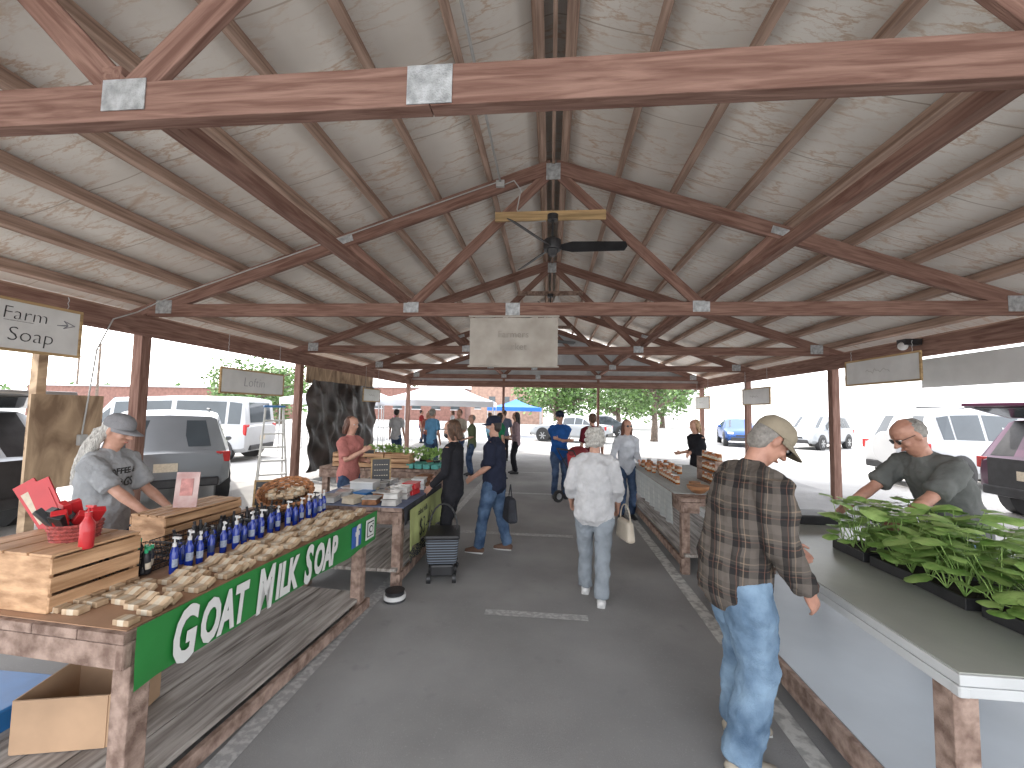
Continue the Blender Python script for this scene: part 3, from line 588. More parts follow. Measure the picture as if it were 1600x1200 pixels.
def person(loc,hd,H,label,top,bot,hairm=HB,hair='short',skin=SKIN,lean=.04,hp=.05,hy=0,hl=None,hr=None,feet=((-.11,0),(.11,.03)),sleeve=.75,hat=None,glasses=0,mask=None,shoe=BLACK,vox=.014,fat=1,tail=.12,loose=1,fem=0,curl=.45,pole=None,armk=1,legk=1):
    t=thing('person',loc,R(hd-90),label=label,category='person'); s=H/1.75; t.scale=(s,s,s)
    dv=lambda a:V((0,math.sin(a),math.cos(a)))
    P0=V((0,-lean*.14,.95)); P1=P0+.13*dv(.3*lean); P2=P1+.17*dv(.8*lean); P3=P2+.2*dv(lean); Nk=P3+.085*dv(lean*.6+hp*.4); Hc=Nk+.10*dv(hp)
    MH=Matrix.Rotation(-hy,3,'Z')@Matrix.Rotation(-hp,3,'X')
    hq=lambda x,y,z:Hc+MH@V((x,y,z))
    sw=(.165 if fem else .185)*(1+(fat-1)*.35); f=fat; hw=1.06 if fem else 1; g=1+(fat-1)*.6
    def torso(b,m,e,lo,f=f):
        pts=[P0-V((0,0,lo)),P0,P1,P2,P2+.12*dv(lean),P3-.035*dv(lean),P3+.01*dv(lean)]
        rd=[(.152*hw*g+e*1.3,.105*f+e),(.16*hw*g+e,.112*f+e),(.135*f+e,.10*f+e),(.15*f+e,.108*f+e),(.152*g+e,.105*g+e),(.105+e,.085+e),(.06+e,.06+e*.7)]
        b.tube(pts,rd,m,n=20)
        for sx in (-1,1): b.tube([P3-.05*dv(lean)+V((sx*.05,0,0)),S[sx]+V((-sx*.015,0,.0))],[(.055+e,.07+e),(.05+e,.055+e)],m,side=(0,1,0),n=12)
        if fem:
            for sx in (-1,1): b.ell(P2+V((sx*.065,.065,.06)),(.06+e,.06+e,.06+e),m)
        if fat>1.08: b.ell(P1+V((0,.03*fat,.02)),(.14+e,.11*fat+e,.14),m)
    S={}; E={}; W={}; A={}; Kn={}
    SC=P3-.045*dv(lean)
    for sx,tg in ((-1,hl),(1,hr)):
        S[sx]=SC+V((sx*sw,0,0)); tg=V(tg) if tg else V((sx*.27,.06,.82))
        E[sx],W[sx]=ik(S[sx],tg,.285,.255,pole or (sx*.35,-1,-.4))
        ft=feet[0 if sx<0 else 1]; hip=P0+V((sx*.088*g,0,-.03)); an=V((ft[0],ft[1],.085))
        Kn[sx],A[sx]=ik(hip,an,.43,.42,(0,1,0)); S['h',sx]=hip
    b=B(); torso(b,skin,-.004,.05)
    b.tube([P3-.03*dv(lean),Nk,Hc-MH@V((0,.012,.03))],[(.06,.058),(.052,.054),(.05,.055)],skin,n=14)
    rings=[(-.117,.026,.028,.058),(-.10,.043,.05,.042),(-.07,.058,.075,.02),(-.03,.067,.089,.006),(.015,.072,.095,0),(.055,.0735,.096,-.003),(.085,.063,.082,-.006),(.106,.042,.054,-.007),(.116,.02,.025,-.007)]
    b.tube([hq(0,q[3],q[0]) for q in rings],[(q[1],q[2]) for q in rings],skin,side=MH@V((1,0,0)),n=20,dome=.3)
    b.tube([hq(0,.088,.025),hq(0,.104,-.005),hq(0,.116,-.024)],[.007,.010,.0145],skin,n=8); b.ell(hq(.013,.1,-.026),(.009,.01,.008),skin); b.ell(hq(-.013,.1,-.026),(.009,.01,.008),skin)
    b.tube([hq(-.045,.074,.034),hq(-.02,.09,.036),hq(.02,.09,.036),hq(.045,.074,.034)],[.008,.009,.009,.008],skin,n=8)
    for sx in (-1,1):
        b.ell(hq(sx*.036,.062,-.022),(.026,.026,.024),skin); b.ell(hq(sx*.076,-.008,-.002),(.010,.02,.033),skin,rot=MH)
    b.tube([hq(-.02,.086,-.06),hq(0,.094,-.059),hq(.02,.086,-.06)],[.006,.0085,.006],skin,n=8)
    for sx in (-1,1):
        b.tube([S[sx],S[sx].lerp(E[sx],.5),E[sx],E[sx].lerp(W[sx],.35),W[sx]],[.05,.046*min(f,1.1),.037,.04,.0265],skin,n=12)
        d=(W[sx]-E[sx]).normalized(); ref=V((-sx*.35,.8,.6)); th=(ref-d*ref.dot(d)).normalized(); nn=d.cross(th)
        if nn.dot(V((-sx,0,-.6)))<0: nn=-nn
        w=W[sx]; b.tube([w-d*.01,w+d*.03,w+d*.085],[(.026,.02),(.037,.017),(.040,.013)],skin,side=th,n=12)
        for q,(o,l) in enumerate(((.030,.068),(.010,.078),(-.010,.072),(-.029,.055))):
            p=w+d*.082+th*o; pts=[p-d*.02,p]; an=curl*.6
            for gg in (.42,.32,.26): dd=d*math.cos(an)+nn*math.sin(an); pts.append(pts[-1]+dd*l*gg); an+=curl
            b.tube(pts,[.0085,.0088,.0082,.0076,.0065],skin,n=8)
        p=w+d*.03+th*.028; q1=p+(d*.6+th*.65+nn*.25).normalized()*.035; q2=q1+(d*.85+th*.2+nn*.4).normalized()*.03
        b.tube([p-th*.01,p,q1,q2],[.012,.0115,.010,.008],skin,n=8)
        hip,kn,an=S['h',sx],Kn[sx],A[sx]
        b.tube([hip,hip.lerp(kn,.4),kn,kn.lerp(an,.3),an],[.082,.075,.05,.053,.036],skin,n=14)
        b.tube([an+V((0,-.045,-.05)),an+V((0,.05,-.045)),an+V((0,.15,-.062))],[(.033,.03),(.04,.03),(.036,.018)],skin,n=12)
    rm(b.obj('body',t,smooth='all'),min(vox,.012) if vox<.015 else vox,2)
    b=B(); e=.014*loose; torso(b,top,e,tail)
    for sx in (-1,1):
        q=sleeve; pts=[S[sx]]; rr=[(.055+e)*armk]
        if q<=1: pts+=[S[sx].lerp(E[sx],q)]; rr+=[.05+e*1.5]
        else: pts+=[S[sx].lerp(E[sx],.5),E[sx],E[sx].lerp(W[sx],min(q-1,.96))]; rr+=[(.05+e)*armk,(.043+e)*armk,(.032+e)]
        b.tube(pts,rr,top,n=14,dome=.25)
    rm(b.obj('shirt',t,smooth='all'),max(.009,min(vox,.016)) if vox<.015 else vox,3,.026*min(loose,1.4))
    b=B(); b.tube([P0+V((0,0,.05)),P0,P0-V((0,.0,.08))],[(.142*f,.105*f),(.165*hw*g,.12*f),(.16*hw*g,.118*g)],bot,n=18)
    for sx in (-1,1):
        hip,kn,an=S['h',sx],Kn[sx],A[sx]
        b.tube([hip,hip.lerp(kn,.35),kn,kn.lerp(an,.5),an+V((0,-.005,0))],[.096*g,.090*g*(.96+.04*loose)*legk**.4,.066*(.85+.15*loose)*legk,.062*(.8+.2*loose)*legk,.058*(.75+.25*loose)*legk],bot,n=16,dome=.2)
    rm(b.obj('trousers',t,smooth='all'),max(.010,min(vox,.016)) if vox<.015 else vox,3,.038)
    for sx in (-1,1):
        b=B(); an=A[sx]; b.tube([an+V((0,-.055,-.048)),an+V((0,0,-.035)),an+V((0,.08,-.047)),an+V((0,.165,-.06))],[(.038,.036),(.044,.046),(.047,.036),(.038,.022)],shoe,n=14)
        b.tube([an+V((0,-.06,-.075)),an+V((0,.06,-.075)),an+V((0,.17,-.075))],[(.038,.01),(.048,.01),(.038,.009)],WHITE if shoe!=BLACK else BLACK,n=14); b.obj('shoe',t,smooth='all')
    b=B()
    thin=hair=='thin'
    b.ell(hq(0,-.026,.022),(.079,.090,.092) if thin or hat else (.086,.101,.103),hairm,rot=MH)
    if not thin: b.ell(hq(0,-.045,-.02),(.072 if hair=='short' else .08,.062,.075),hairm,rot=MH)
    if hair=='curly':
        for i in range(60):
            a=rnd(0,6.28); z=rnd(-.08,.12); rr=math.sqrt(max(0,1-(z/.14)**2)); y=math.sin(a)*.105*rr-.02
            if y<.045 or z>.06: q=rnd(.020,.030); b.ell(hq(math.cos(a)*.092*rr,y,z),(q,q,q),hairm,n=8,k=6)
    if hair in('long','bob'):
        dz=.30 if hair=='long' else .13
        for sx in (-1,1): b.tube([hq(sx*.062,.01,.05),hq(sx*.078,-.005,-.03),hq(sx*.08,-.02,-dz*.6),hq(sx*.07,-.03,-dz)],[.02,.028,.03,.02],hairm,n=8)
        b.tube([hq(0,-.06,.03),hq(0,-.085,-.05),hq(0,-.09,-dz)],[(.07,.05),(.08,.045),(.07,.03)],hairm,side=MH@V((1,0,0)),n=12)
    if hair=='pony':
        b.tube([hq(0,-.09,.0),hq(.02,-.11,-.05),hq(.05,-.105,-.16),hq(.08,-.09,-.32),hq(.09,-.07,-.46)],[.03,.042,.05,.042,.014],hairm,n=10)
        b.tube([hq(.05,-.05,-.02),hq(.075,-.06,-.12),hq(.10,-.05,-.32)],[.03,.035,.014],hairm,n=10)
    rm(b.obj('hair',t,smooth='all'),.007 if vox<.015 else .014,1 if hair=='curly' else 2,.02 if hair in('curly','pony','long') else .008,HN)
    if hat:
        b=B(); pr=[(.030,.088,.106),(.060,.089,.107),(.09,.082,.098),(.118,.062,.075),(.134,.03,.036),(.138,.005,.006)]
        b.tube([hq(0,-.008,q[0]) for q in pr],[(q[1],q[2]) for q in pr],hat,side=MH@V((1,0,0)),n=24,dome=0)
        vs=[];n=12
        for k in range(2):
            for i in range(n+1):
                a=math.pi*i/n; x=math.cos(a)*(.086 if k==0 else .082); y=math.sin(a)*(.096 if k==0 else .175)+(-.0 if k==0 else .012); vs.append(hq(x,y,.036-(.018*abs(math.cos(a))**2+.012)*(k)))
        b.add(vs,[(i,i+1,n+2+i,n+1+i) for i in range(n)],hat); o=b.obj('cap',t,smooth=True,ang=60); o.modifiers.new('s','SOLIDIFY').thickness=.004
    if mask:
        b=B().ell(hq(0,.058,-.052),(.056,.062,.05),mask,rot=MH)
        for sx in (-1,1): b.tube([hq(sx*.05,.075,-.04),hq(sx*.076,.0,.0)],[.002,.002],mask,n=5)
        b.obj('face_mask',t,smooth='all')
    if vox<.011:
        for sx in (-1,1):
            B().ell(hq(sx*.031,.0815,.012),(.0125,.0125,.0085),WHITE,rot=MH).ell(hq(sx*.031,.0895,.012),(.006,.006,.006),BLACK,rot=MH).obj('eye',t,smooth='all')
        if not mask: B().tube([hq(-.018,.0915,-.059),hq(0,.1005,-.0585),hq(.018,.0915,-.059)],[.003,.0042,.003],M('lips',(.42,.15,.12),.5,.1,10,0),n=8).obj('lips',t,smooth='all')
    if glasses:
        b=B()
        for sx in (-1,1):
            c=[hq(sx*.033+.024*math.cos(q),.1015-.006*abs(math.cos(q)),.012+.018*math.sin(q)) for q in [2*math.pi*i/10 for i in range(10)]]
            for i in range(10): b.tube([c[i],c[(i+1)%10]],[.0018]*2,BLACK,n=5)
            if glasses>1: b.add(c,[tuple(range(10))],GLASS)
            b.tube([hq(sx*.056,.096,.018),hq(sx*.08,.0,.012)],[.002,.002],BLACK,n=5)
        b.tube([hq(-.01,.104,.016),hq(.01,.104,.016)],[.002]*2,BLACK,n=5); b.obj('glasses',t)
    return t
GT=cloth('grey_tee',(.125,.13,.125)); GT2=cloth('heather_tee',(.32,.33,.34)); KH=cloth('khaki_cap',(.25,.215,.16)); GC=cloth('grey_cap',(.22,.22,.23))
person((1.04,2.42,0),6,1.82,'person in plaid flannel shirt, jeans and khaki cap, head bowed',PLAID,DENIM,HG,'short',SKINR,lean=.27,hp=.75,hy=.05,hl=(-.16,.36,1.0),hr=(.205,.20,.90),feet=((-.14,.05),(.13,-.08)),sleeve=1.97,hat=KH,glasses=2,shoe=cloth('tan_shoe',(.36,.32,.26)),vox=.0075,fat=1.28,loose=1.6,tail=.13,pole=(.45,-1,0),armk=1.2,legk=1.28)
person((2.87,3.36,0),184,1.86,'person in dark grey tee bending over seedling trays',GT,DENIM,HG,'thin',SKINR,lean=.50,hp=.62,hy=.22,hl=(-.26,.58,1.0),hr=(.18,.56,1.0),feet=((-.13,0),(.13,.0)),sleeve=.85,glasses=2,vox=.0075,fat=1.2,loose=1.3)
sv=person((-3.36,2.9,0),10,1.70,'person in heather tee and grey cap with long white hair',GT2,DENIMD,HW,'pony',SKIN,lean=.10,hp=.36,hl=(-.18,.36,1.0),hr=(.16,.42,1.04),sleeve=.9,hat=GC,vox=.0075,fat=1.2,loose=1.4,fem=1)
person((.44,4.18,0),82,1.63,'person with curly white hair, white top and grey trousers',cloth('white_shirt',(.50,.50,.51)),cloth('grey_trousers',(.25,.28,.31)),HW,'curly',SKIN,lean=.05,hp=.12,hl=(-.25,.12,.95),hr=(.24,.12,.93),feet=((-.09,.12),(.08,-.15)),sleeve=1.55,shoe=WHITE,vox=.009,fat=1.22,loose=1.5,fem=1,tail=.12,legk=1.1)
person((-2.72,5.5,0),-20,1.66,'person in coral pink tee with shoulder-length hair behind table',cloth('coral',(.46,.18,.16)),DENIMD,HR,'bob',SKIN,hl=(-.12,.22,1.12),hr=(.1,.34,1.28),sleeve=.8,vox=.010,fem=1,hp=.1)
BLK=cloth('black',(.022,.022,.026)); NAVY=cloth('navy',(.022,.026,.045))
person((-1.12,4.85,0),168,1.66,'person in black top and trousers wearing a dark mask',BLK,BLK,HB,'bob',SKIN,lean=.03,hp=.2,hl=(-.2,.20,.95),hr=(.2,.28,1.0),feet=((-.09,-.06),(.09,.1)),sleeve=1.9,mask=BLACK,vox=.010,fem=1,loose=.7,glasses=1)
person((-.70,5.35,0),172,1.70,'person in navy tee, jeans, cap and blue mask',NAVY,M('denim_mid',(.05,.09,.17),.95,.3,6,.5,160,c2=(.11,.17,.27),spec=.1),HD,'short',SKIN,lean=.03,hp=.12,hl=(-.22,.22,.98),hr=(.24,.02,.86),feet=((-.12,.16),(.11,-.16)),sleeve=.95,hat=NAVY,mask=cloth('blue_mask',(.25,.42,.55)),shoe=cloth('brown_shoe',(.13,.08,.06)),vox=.010,fem=1,fat=1.25,loose=1.2,legk=1.1)
person((.20,8.75,0),285,1.78,'person in royal blue tee and jeans with arms folded',cloth('royal',(.02,.08,.26)),DENIMD,HB,'short',SKIN,hl=(.10,.2,1.2),hr=(-.10,.22,1.17),sleeve=.9,hat=NAVY,glasses=2,vox=.012,fat=1.1,loose=1.2,pole=(0,-.4,-1))
person((.90,9.0,0),110,1.75,'person in maroon shirt standing behind a red stroller',cloth('maroon',(.13,.02,.03)),DENIMD,HB,'short',SKIN,sleeve=.9,vox=.016,loose=1.2)
person((1.30,7.30,0),-75,1.66,'person in white blouse leaning beside the honey table',cloth('blouse',(.46,.48,.52)),DENIMD,HR,'long',SKIN,lean=.1,hl=(-.1,.3,1.05),hr=(.3,.2,.95),sleeve=1.9,glasses=2,vox=.012,fem=1)
person((2.75,8.1,0),200,1.68,'person in black shirt leaning behind the honey table',BLK,BLK,HL,'bob',SKIN,lean=.2,hp=.1,hl=(.12,.28,1.1),hr=(-.1,.3,1.08),sleeve=1.5,vox=.012,fem=1,fat=1.15)
CR=[(-3.3,11.5,60,'sky',(.12,.28,.45),HG,'short',.8),(-2.7,12.3,250,'cream',(.45,.41,.34),HB,'short',.8),(-2.1,11.2,200,'olive',(.12,.14,.08),HG,'thin',.9),(-1.3,10.9,20,'green_tee',(.03,.2,.1),HD,'bob',.8),(-.95,11.8,190,'floral',(.3,.22,.24),HD,'long',1.5),(-1.6,14.6,100,'slate',(.12,.14,.2),HB,'short',.8),(-4.2,14.2,300,'salmon',(.42,.17,.13),HL,'bob',.8),(-4.9,13,80,'white_tee',(.48,.48,.49),HD,'short',.8),(-2.4,16.6,40,'teal_tee',(.05,.22,.26),HB,'short',.9),(-6.6,21,0,'red_tee',(.3,.04,.04),HD,'short',.8),(-5.2,22,190,'white_dress',(.42,.42,.42),HB,'bob',.8),(-7.4,19.5,30,'pink_tee',(.4,.16,.2),HB,'bob',.8)]
for (x,y,h,n,c,hm,hs,sl) in CR: person((x,y,0),h,rnd(1.62,1.78),'shopper in %s top near the far tents'%n.replace('_',' '),cloth(n,c),DENIMD if x<-2 else BLK,hm,hs,SKIN,sleeve=sl,vox=.018,fem=hs!='short',hl=(-.15,.25,1.05) if y<13 else None)
for s,z,sz in (('COFFEE &',1.30,.062),('DOGS',1.20,.095)):
    o,w=text(s,sz,LETB,sv,(.04,.34,z),(R(90),0,R(180)),name='shirt_lettering',off=.002,ext=0,align='CENTER')
    m=o.modifiers.new('s','SHRINKWRAP'); m.target=[c for c in sv.children if c.name.startswith('shirt')][0]; m.wrap_method='PROJECT'; m.use_project_z=True; m.use_negative_direction=True; m.use_positive_direction=True; m.offset=.004; remesh.append(o)
t=thing('handbag',(.74,4.2,.56),.3,label='cream leather handbag carried at the side',category='handbag')
CRM=M('cream_leather',(.48,.42,.34),.45,.1,5,.2,60)
B().box((0,0,.1),(.09,.28,.2),CRM,top=.8).obj('bag_body',t,bevel=.03)
b=B();P=[(0,.1*math.cos(a),.19+.15*math.sin(a)) for a in [math.pi*i/10 for i in range(11)]]
for a,c in zip(P,P[1:]): b.tube([a,c],[.007,.007],CRM,n=6)
b.obj('handle',t,smooth=True)
STR=M('striped_fabric',(.03,.03,.035),.8,.1,5,.2,50)
def strp(N,L,prev):
    tc=N.new('ShaderNodeTexCoord'); sp=N.new('ShaderNodeSeparateXYZ'); L.new(tc.outputs['Object'],sp.inputs[0])
    a=N.new('ShaderNodeMath'); a.operation='MULTIPLY'; a.inputs[1].default_value=38; L.new(sp.outputs['Z'],a.inputs[0]); f=N.new('ShaderNodeMath'); f.operation='FRACT'; L.new(a.outputs[0],f.inputs[0]); g=N.new('ShaderNodeMath'); g.operation='LESS_THAN'; g.inputs[1].default_value=.4; L.new(f.outputs[0],g.inputs[0])
    return mixc(N,L,g.outputs[0],prev,(.15,.18,.22))
over(STR,strp)
t=thing('wheeled_basket',(-1.12,4.45,.0),.2,label='black shopping cart bag with grey stripes on asphalt',category='shopping cart')
B().box((0,0,.33),(.30,.36,.26),STR,top=1.15).obj('bag',t,bevel=.03); B().box((0,0,.475),(.36,.42,.05),BLACK).obj('rim',t,bevel=.02); B().box((0,0,.13),(.24,.3,.12),BLACK).obj('base',t,bevel=.02)
for s in (-1,1):
    for q in (-1,1): B().cyl((s*.11,q*.13,.05),(s*.15,q*.13,.05),.05,BLACK).obj('wheel',t,smooth=True)
b=B();P=[(-.15*math.cos(a),0,.5+.28*math.sin(a)) for a in [math.pi*i/10 for i in range(11)]]
for a,c in zip(P,P[1:]): b.tube([a,c],[.009,.009],BLACK,n=6)
b.obj('handle',t,smooth=True)
t=thing('shopping_bag',(-.48,5.25,.42),.4,label='dark drooping shopping bag held in one hand',category='bag')
B().box((0,0,.14),(.14,.3,.3),DARKC,top=.7).obj('bag_body',t,bevel=.04); B().tube([(0,-.06,.3),(0,0,.44),(0,.06,.3)],[.008]*3,DARKC,n=6).obj('handle',t)
t=thing('stroller',(.62,8.35,0),-.9,label='red and black baby stroller standing in the aisle',category='stroller')
B().tube([(0,.1,.35),(0,.0,.45),(0,-.15,.65),(0,-.22,.95)],[(.2,.05),(.21,.07),(.2,.06),(.17,.04)],RED,n=14).obj('seat',t,smooth=True)
B().ell((0,-.08,.98),(.21,.20,.13),M('stroller_red',(.22,.025,.03),.7,.2,6,.3,40)).obj('canopy',t,smooth=True)
b=B()
for s in (-1,1): b.tube([(s*.24,.32,.12),(s*.24,-.1,.6),(s*.24,-.42,1.05)],[.012]*3,BLACK,n=8).tube([(s*.24,-.35,.12),(s*.24,0,.6)],[.012]*2,BLACK,n=8)
b.tube([(-.24,-.42,1.05),(.24,-.42,1.05)],[.015]*2,BLACK,n=8).obj('frame',t,smooth=True)
for s in (-1,1):
    for y in (.34,-.36): B().cyl((s*.23,y,.12),(s*.27,y,.12),.12,TYRE,n=20).cyl((s*.22,y,.12),(s*.28,y,.12),.06,STEEL,n=12).obj('wheel',t,smooth=True)
t=thing('step_ladder',(-5.3,7.6,0),R(40),label='white fibreglass step ladder standing open by tarp',category='ladder')
LW=M('ladder_white',(.52,.52,.49),.5,.1,5,.1,30)
for s in (-1,1):
    beam('side_rail',(s*.26,-.3,0),(s*.15,0,1.75),.03,.07,LW,t); beam('rear_rail',(s*.24,.42,0),(s*.15,.03,1.7),.025,.05,LW,t)
for i in range(6): q=(i+1)/7; B().box((0,0,0),(.5-.2*q,.08,.03),LW).obj('step',t,(0,-.3+.3*q,1.75*q))
B().box((0,.02,1.77),(.36,.2,.04),BLUEP).obj('ladder_top',t,bevel=.01)
# ---------------------------------------------------------------- cars
SUV=[(0,.5,.78,.95,.74,.97),(.09,.36,.89,1.0,.84,1.03),(.42,.3,.92,1.02,.68,1.64),(.75,.28,.93,1.02,.72,1.70),(1.55,.27,.93,1.0,.73,1.73),(2.6,.27,.93,.99,.72,1.69),(3.4,.28,.92,.97,.80,1.03),(4.15,.3,.90,.90,.74,.95),(4.45,.36,.85,.78,.66,.82),(4.55,.46,.78,.62,.6,.64)]
SED=[(0,.5,.75,.85,.7,.88),(.08,.36,.86,.92,.80,.95),(.75,.28,.9,.95,.78,1.0),(1.35,.27,.9,.95,.62,1.38),(1.8,.27,.9,.94,.64,1.43),(2.5,.27,.9,.93,.62,1.40),(3.3,.27,.9,.9,.76,.96),(4.1,.3,.87,.8,.7,.85),(4.45,.36,.8,.68,.62,.72),(4.55,.46,.74,.58,.55,.6)]
VAN=[(0,.5,.9,1.1,.86,1.12),(.05,.34,.96,1.12,.9,1.16),(.16,.3,.98,1.12,.86,2.0),(.6,.28,.99,1.12,.88,2.06),(2.2,.28,.99,1.12,.88,2.07),(4.0,.28,.98,1.1,.84,1.98),(4.7,.28,.96,1.05,.82,1.16),(5.2,.3,.92,.95,.78,1.0),(5.4,.36,.88,.82,.7,.86),(5.48,.46,.8,.66,.62,.68)]
TL=M('tail_lamp',(.40,.02,.02),.2,.1,5,0); HLM=M('head_lamp',(.50,.52,.54),.1,.1,5,0); RIM=M('alloy',(.42,.43,.44),.3,.1,8,0,metal=.8)
def car(loc,hd,paint,lab,st=SUV,zs=1,openg=0,spare=0,cat='car',fr=0):
    t=thing('parked_van' if st is VAN else 'parked_car',loc,R(hd),label=lab,category=cat,group='vehicles parked around the shelter'); t.scale=(1,1,zs)
    Lc=st[-1][0]/2; rings=[]
    for (x,zb,w,zbt,wr,zr) in st:
        h=[(0,zb),(w*.85,zb),(w,zb+.13),(w*1.015,(zb+zbt)/2+.06),(w*.975,zbt),(wr,zr-.04),(wr*.86,zr),(0,zr+.025)]
        rings.append([V((x-Lc,y,z)) for y,z in h]+[V((x-Lc,-y,z)) for y,z in h[-2:0:-1]])
    n=14; vs=[p for r in rings for p in r]; fs=[(i*n+j,(i+1)*n+j,(i+1)*n+(j+1)%n,i*n+(j+1)%n) for i in range(len(rings)-1) for j in range(n)]
    fs+=[tuple(range(n)),tuple(range((len(rings)-1)*n,len(rings)*n))[::-1]]
    B().add(vs,fs,paint).obj('car_body',t,smooth=True,ang=32)
    def pane(name,i,j1,k,j2,m=GLASS,u0=.05,u1=.95,v0=.1,v1=.88,off=.007):
        a,b_,c,d=rings[i][j1],rings[k][j1],rings[k][j2],rings[i][j2]
        P=lambda u,v:(a.lerp(b_,u)).lerp(d.lerp(c,u),v)
        q=[P(u0,v0),P(u1,v0),P(u1,v1),P(u0,v1)]; nn=(q[1]-q[0]).cross(q[3]-q[0]).normalized(); ce=sum(q,V())/4
        if nn.dot(ce-V((ce.x*.8,0,.8)))<0: nn=-nn
        B().add([p+nn*off for p in q],[(0,1,2,3)],m).obj(name,t)
    for ja,jb in ((4,5),(10,9)):
        for i in (2,3,4): pane('window',i,ja,i+1,jb,u0=.04 if i>2 else .12)
        pane('window',5,ja,6,jb,u0=.03,u1=.5,v1=.7)
    pane('windshield',5,6,6,8,v0=.05,v1=.95,u0=.08,u1=.93)
    if openg:
        pane('boot_opening',1,6,2,8,BLACK,v0=.02,v1=.98,u0=.0,u1=.97); B().box((-Lc+.0,0,.75),(.03,1.3,.5),BLACK).obj('boot_opening',t)
        B().box((-.42,0,.0),(.85,1.35,.05),paint).box((-.42,0,-.03),(.62,1.1,.02),GLASS).obj('tailgate',t,(-Lc+.42,0,1.70),(0,R(14),0),bevel=.02)
    else: pane('rear_window',1,6,2,8,v0=.07,v1=.93,u0=.1,u1=.88)
    for x in (st[1][0]+.72,st[-1][0]-.88):
        for s in (-1,1):
            w={id(SUV):.93,id(VAN):.99,id(SED):.9}[id(st)]
            B().cyl((x-Lc,s*(w-.2),.37),(x-Lc,s*(w+.018),.37),.40,BLACK,n=28).obj('wheel_arch',t,smooth=True)
            wh=thing('wheel',(x-Lc,s*(w-.02),.33),parent=t)
            B().tube([(0,-s*.16,0),(0,-s*.02,0),(0,s*.045,0),(0,s*.05,0)],[.33,.33,.315,.25],TYRE,n=28,dome=0).obj('tyre',wh,smooth=True)
            b=B().cyl((0,s*.0,0),(0,s*.052,0),.21,BLACK,n=24)
            for k in range(6):
                a=2*math.pi*k/6; b.box((.1*math.cos(a),s*.056,.1*math.sin(a)),(.2,.012,.05),RIM,rot=(0,-a,0))
            b.cyl((0,s*.05,0),(0,s*.062,0),.05,RIM).obj('rim',wh)
    zt=st[1][3]
    for s in (-1,1):
        B().box((-Lc+.07,s*(st[1][2]-.10),zt-.10),(.10,.22,.2 if st is not VAN else .35),TL).obj('taillight',t,bevel=.02)
        B().box((Lc-.14,s*(st[-2][2]-.16),.70),(.16,.30,.13),HLM,rot=(0,-.25,s*.25)).obj('headlight',t,bevel=.03)
        B().ell((st[5][0]-Lc+.45,s*1.02,1.03),(.07,.1,.07),paint).obj('mirror',t,smooth='all')
        for q in (1.9,2.9): B().box((q-Lc,s*(.955 if st is not VAN else 1.01),.86),(.16,.02,.025),paint).obj('door_handle',t)
    B().box((-Lc+.03,0,.45),(.14,1.5,.16),BLACK).obj('rear_bumper',t,bevel=.03); B().box((Lc-.05,0,.42),(.14,1.3,.2),BLACK).obj('front_bumper',t,bevel=.03)
    B().box((-Lc-.012,0,.74),(.012,.32,.15),LABEL).obj('license_plate',t); B().box((Lc-.0,0,.60),(.05,.8,.08),BLACK).obj('grille',t)
    if spare: B().cyl((-Lc-.02,0,.85),(-Lc-.22,0,.85),.36,paint,n=28).obj('spare_wheel_cover',t,smooth=True,bevel=.03)
    if fr:
        for s in (-1,1): B().tube([(-.9,s*.6,1.77),(.5,s*.6,1.77)],[.02,.02],BLACK,n=8).obj('roof_rail',t,smooth=True)
    return t
def paint(n,c,metal=.3): return M('paint_'+n,c,.28,.04,2,0,metal=metal)
PW=paint('white',(.42,.43,.44),0); PS=paint('silver',(.34,.36,.38),.3); PG=paint('graphite',(.06,.07,.08),.3); PGR=paint('grey',(.19,.205,.22),.3)
car((-8.0,8.2,0),133,PGR,'dark silver SUV parked tail towards the soap stall',SUV,.95,fr=1)
car((-9.3,4.6,0),180,PS,'silver SUV with its tailgate raised beside the shelter',SUV,1.0,openg=1)
car((-12.2,12.6,0),190,PW,'white work van parked behind the grey SUV',VAN,.98,cat='van')
car((11.2,12.2,0),8,PW,'white SUV with a spare wheel cover on its tail',SUV,1.17,spare=1,fr=1)
car((10.5,8.05,0),0,paint('maroon',(.06,.012,.035)),'dark maroon SUV with its tailgate raised beside the shelter',SUV,1.08,openg=1)
car((14.6,24.5,0),215,PS,'silver SUV parked facing the shelter',SUV,1.05)
car((10.9,25.5,0),255,paint('blue',(.02,.07,.24)),'blue sedan parked nose towards the shelter',SED,1.05)
car((18.5,20.5,0),190,PG,'dark SUV parked near the white wall',SUV,1)
car((1.2,24.5,0),160,PS,'silver sedan parked beyond the far end',SED,1.05)
car((3.2,30,0),200,PG,'dark sedan parked beyond the far end',SED,1.05)
car((-16,17,0),200,PG,'dark sedan parked beyond the van',SED,1)
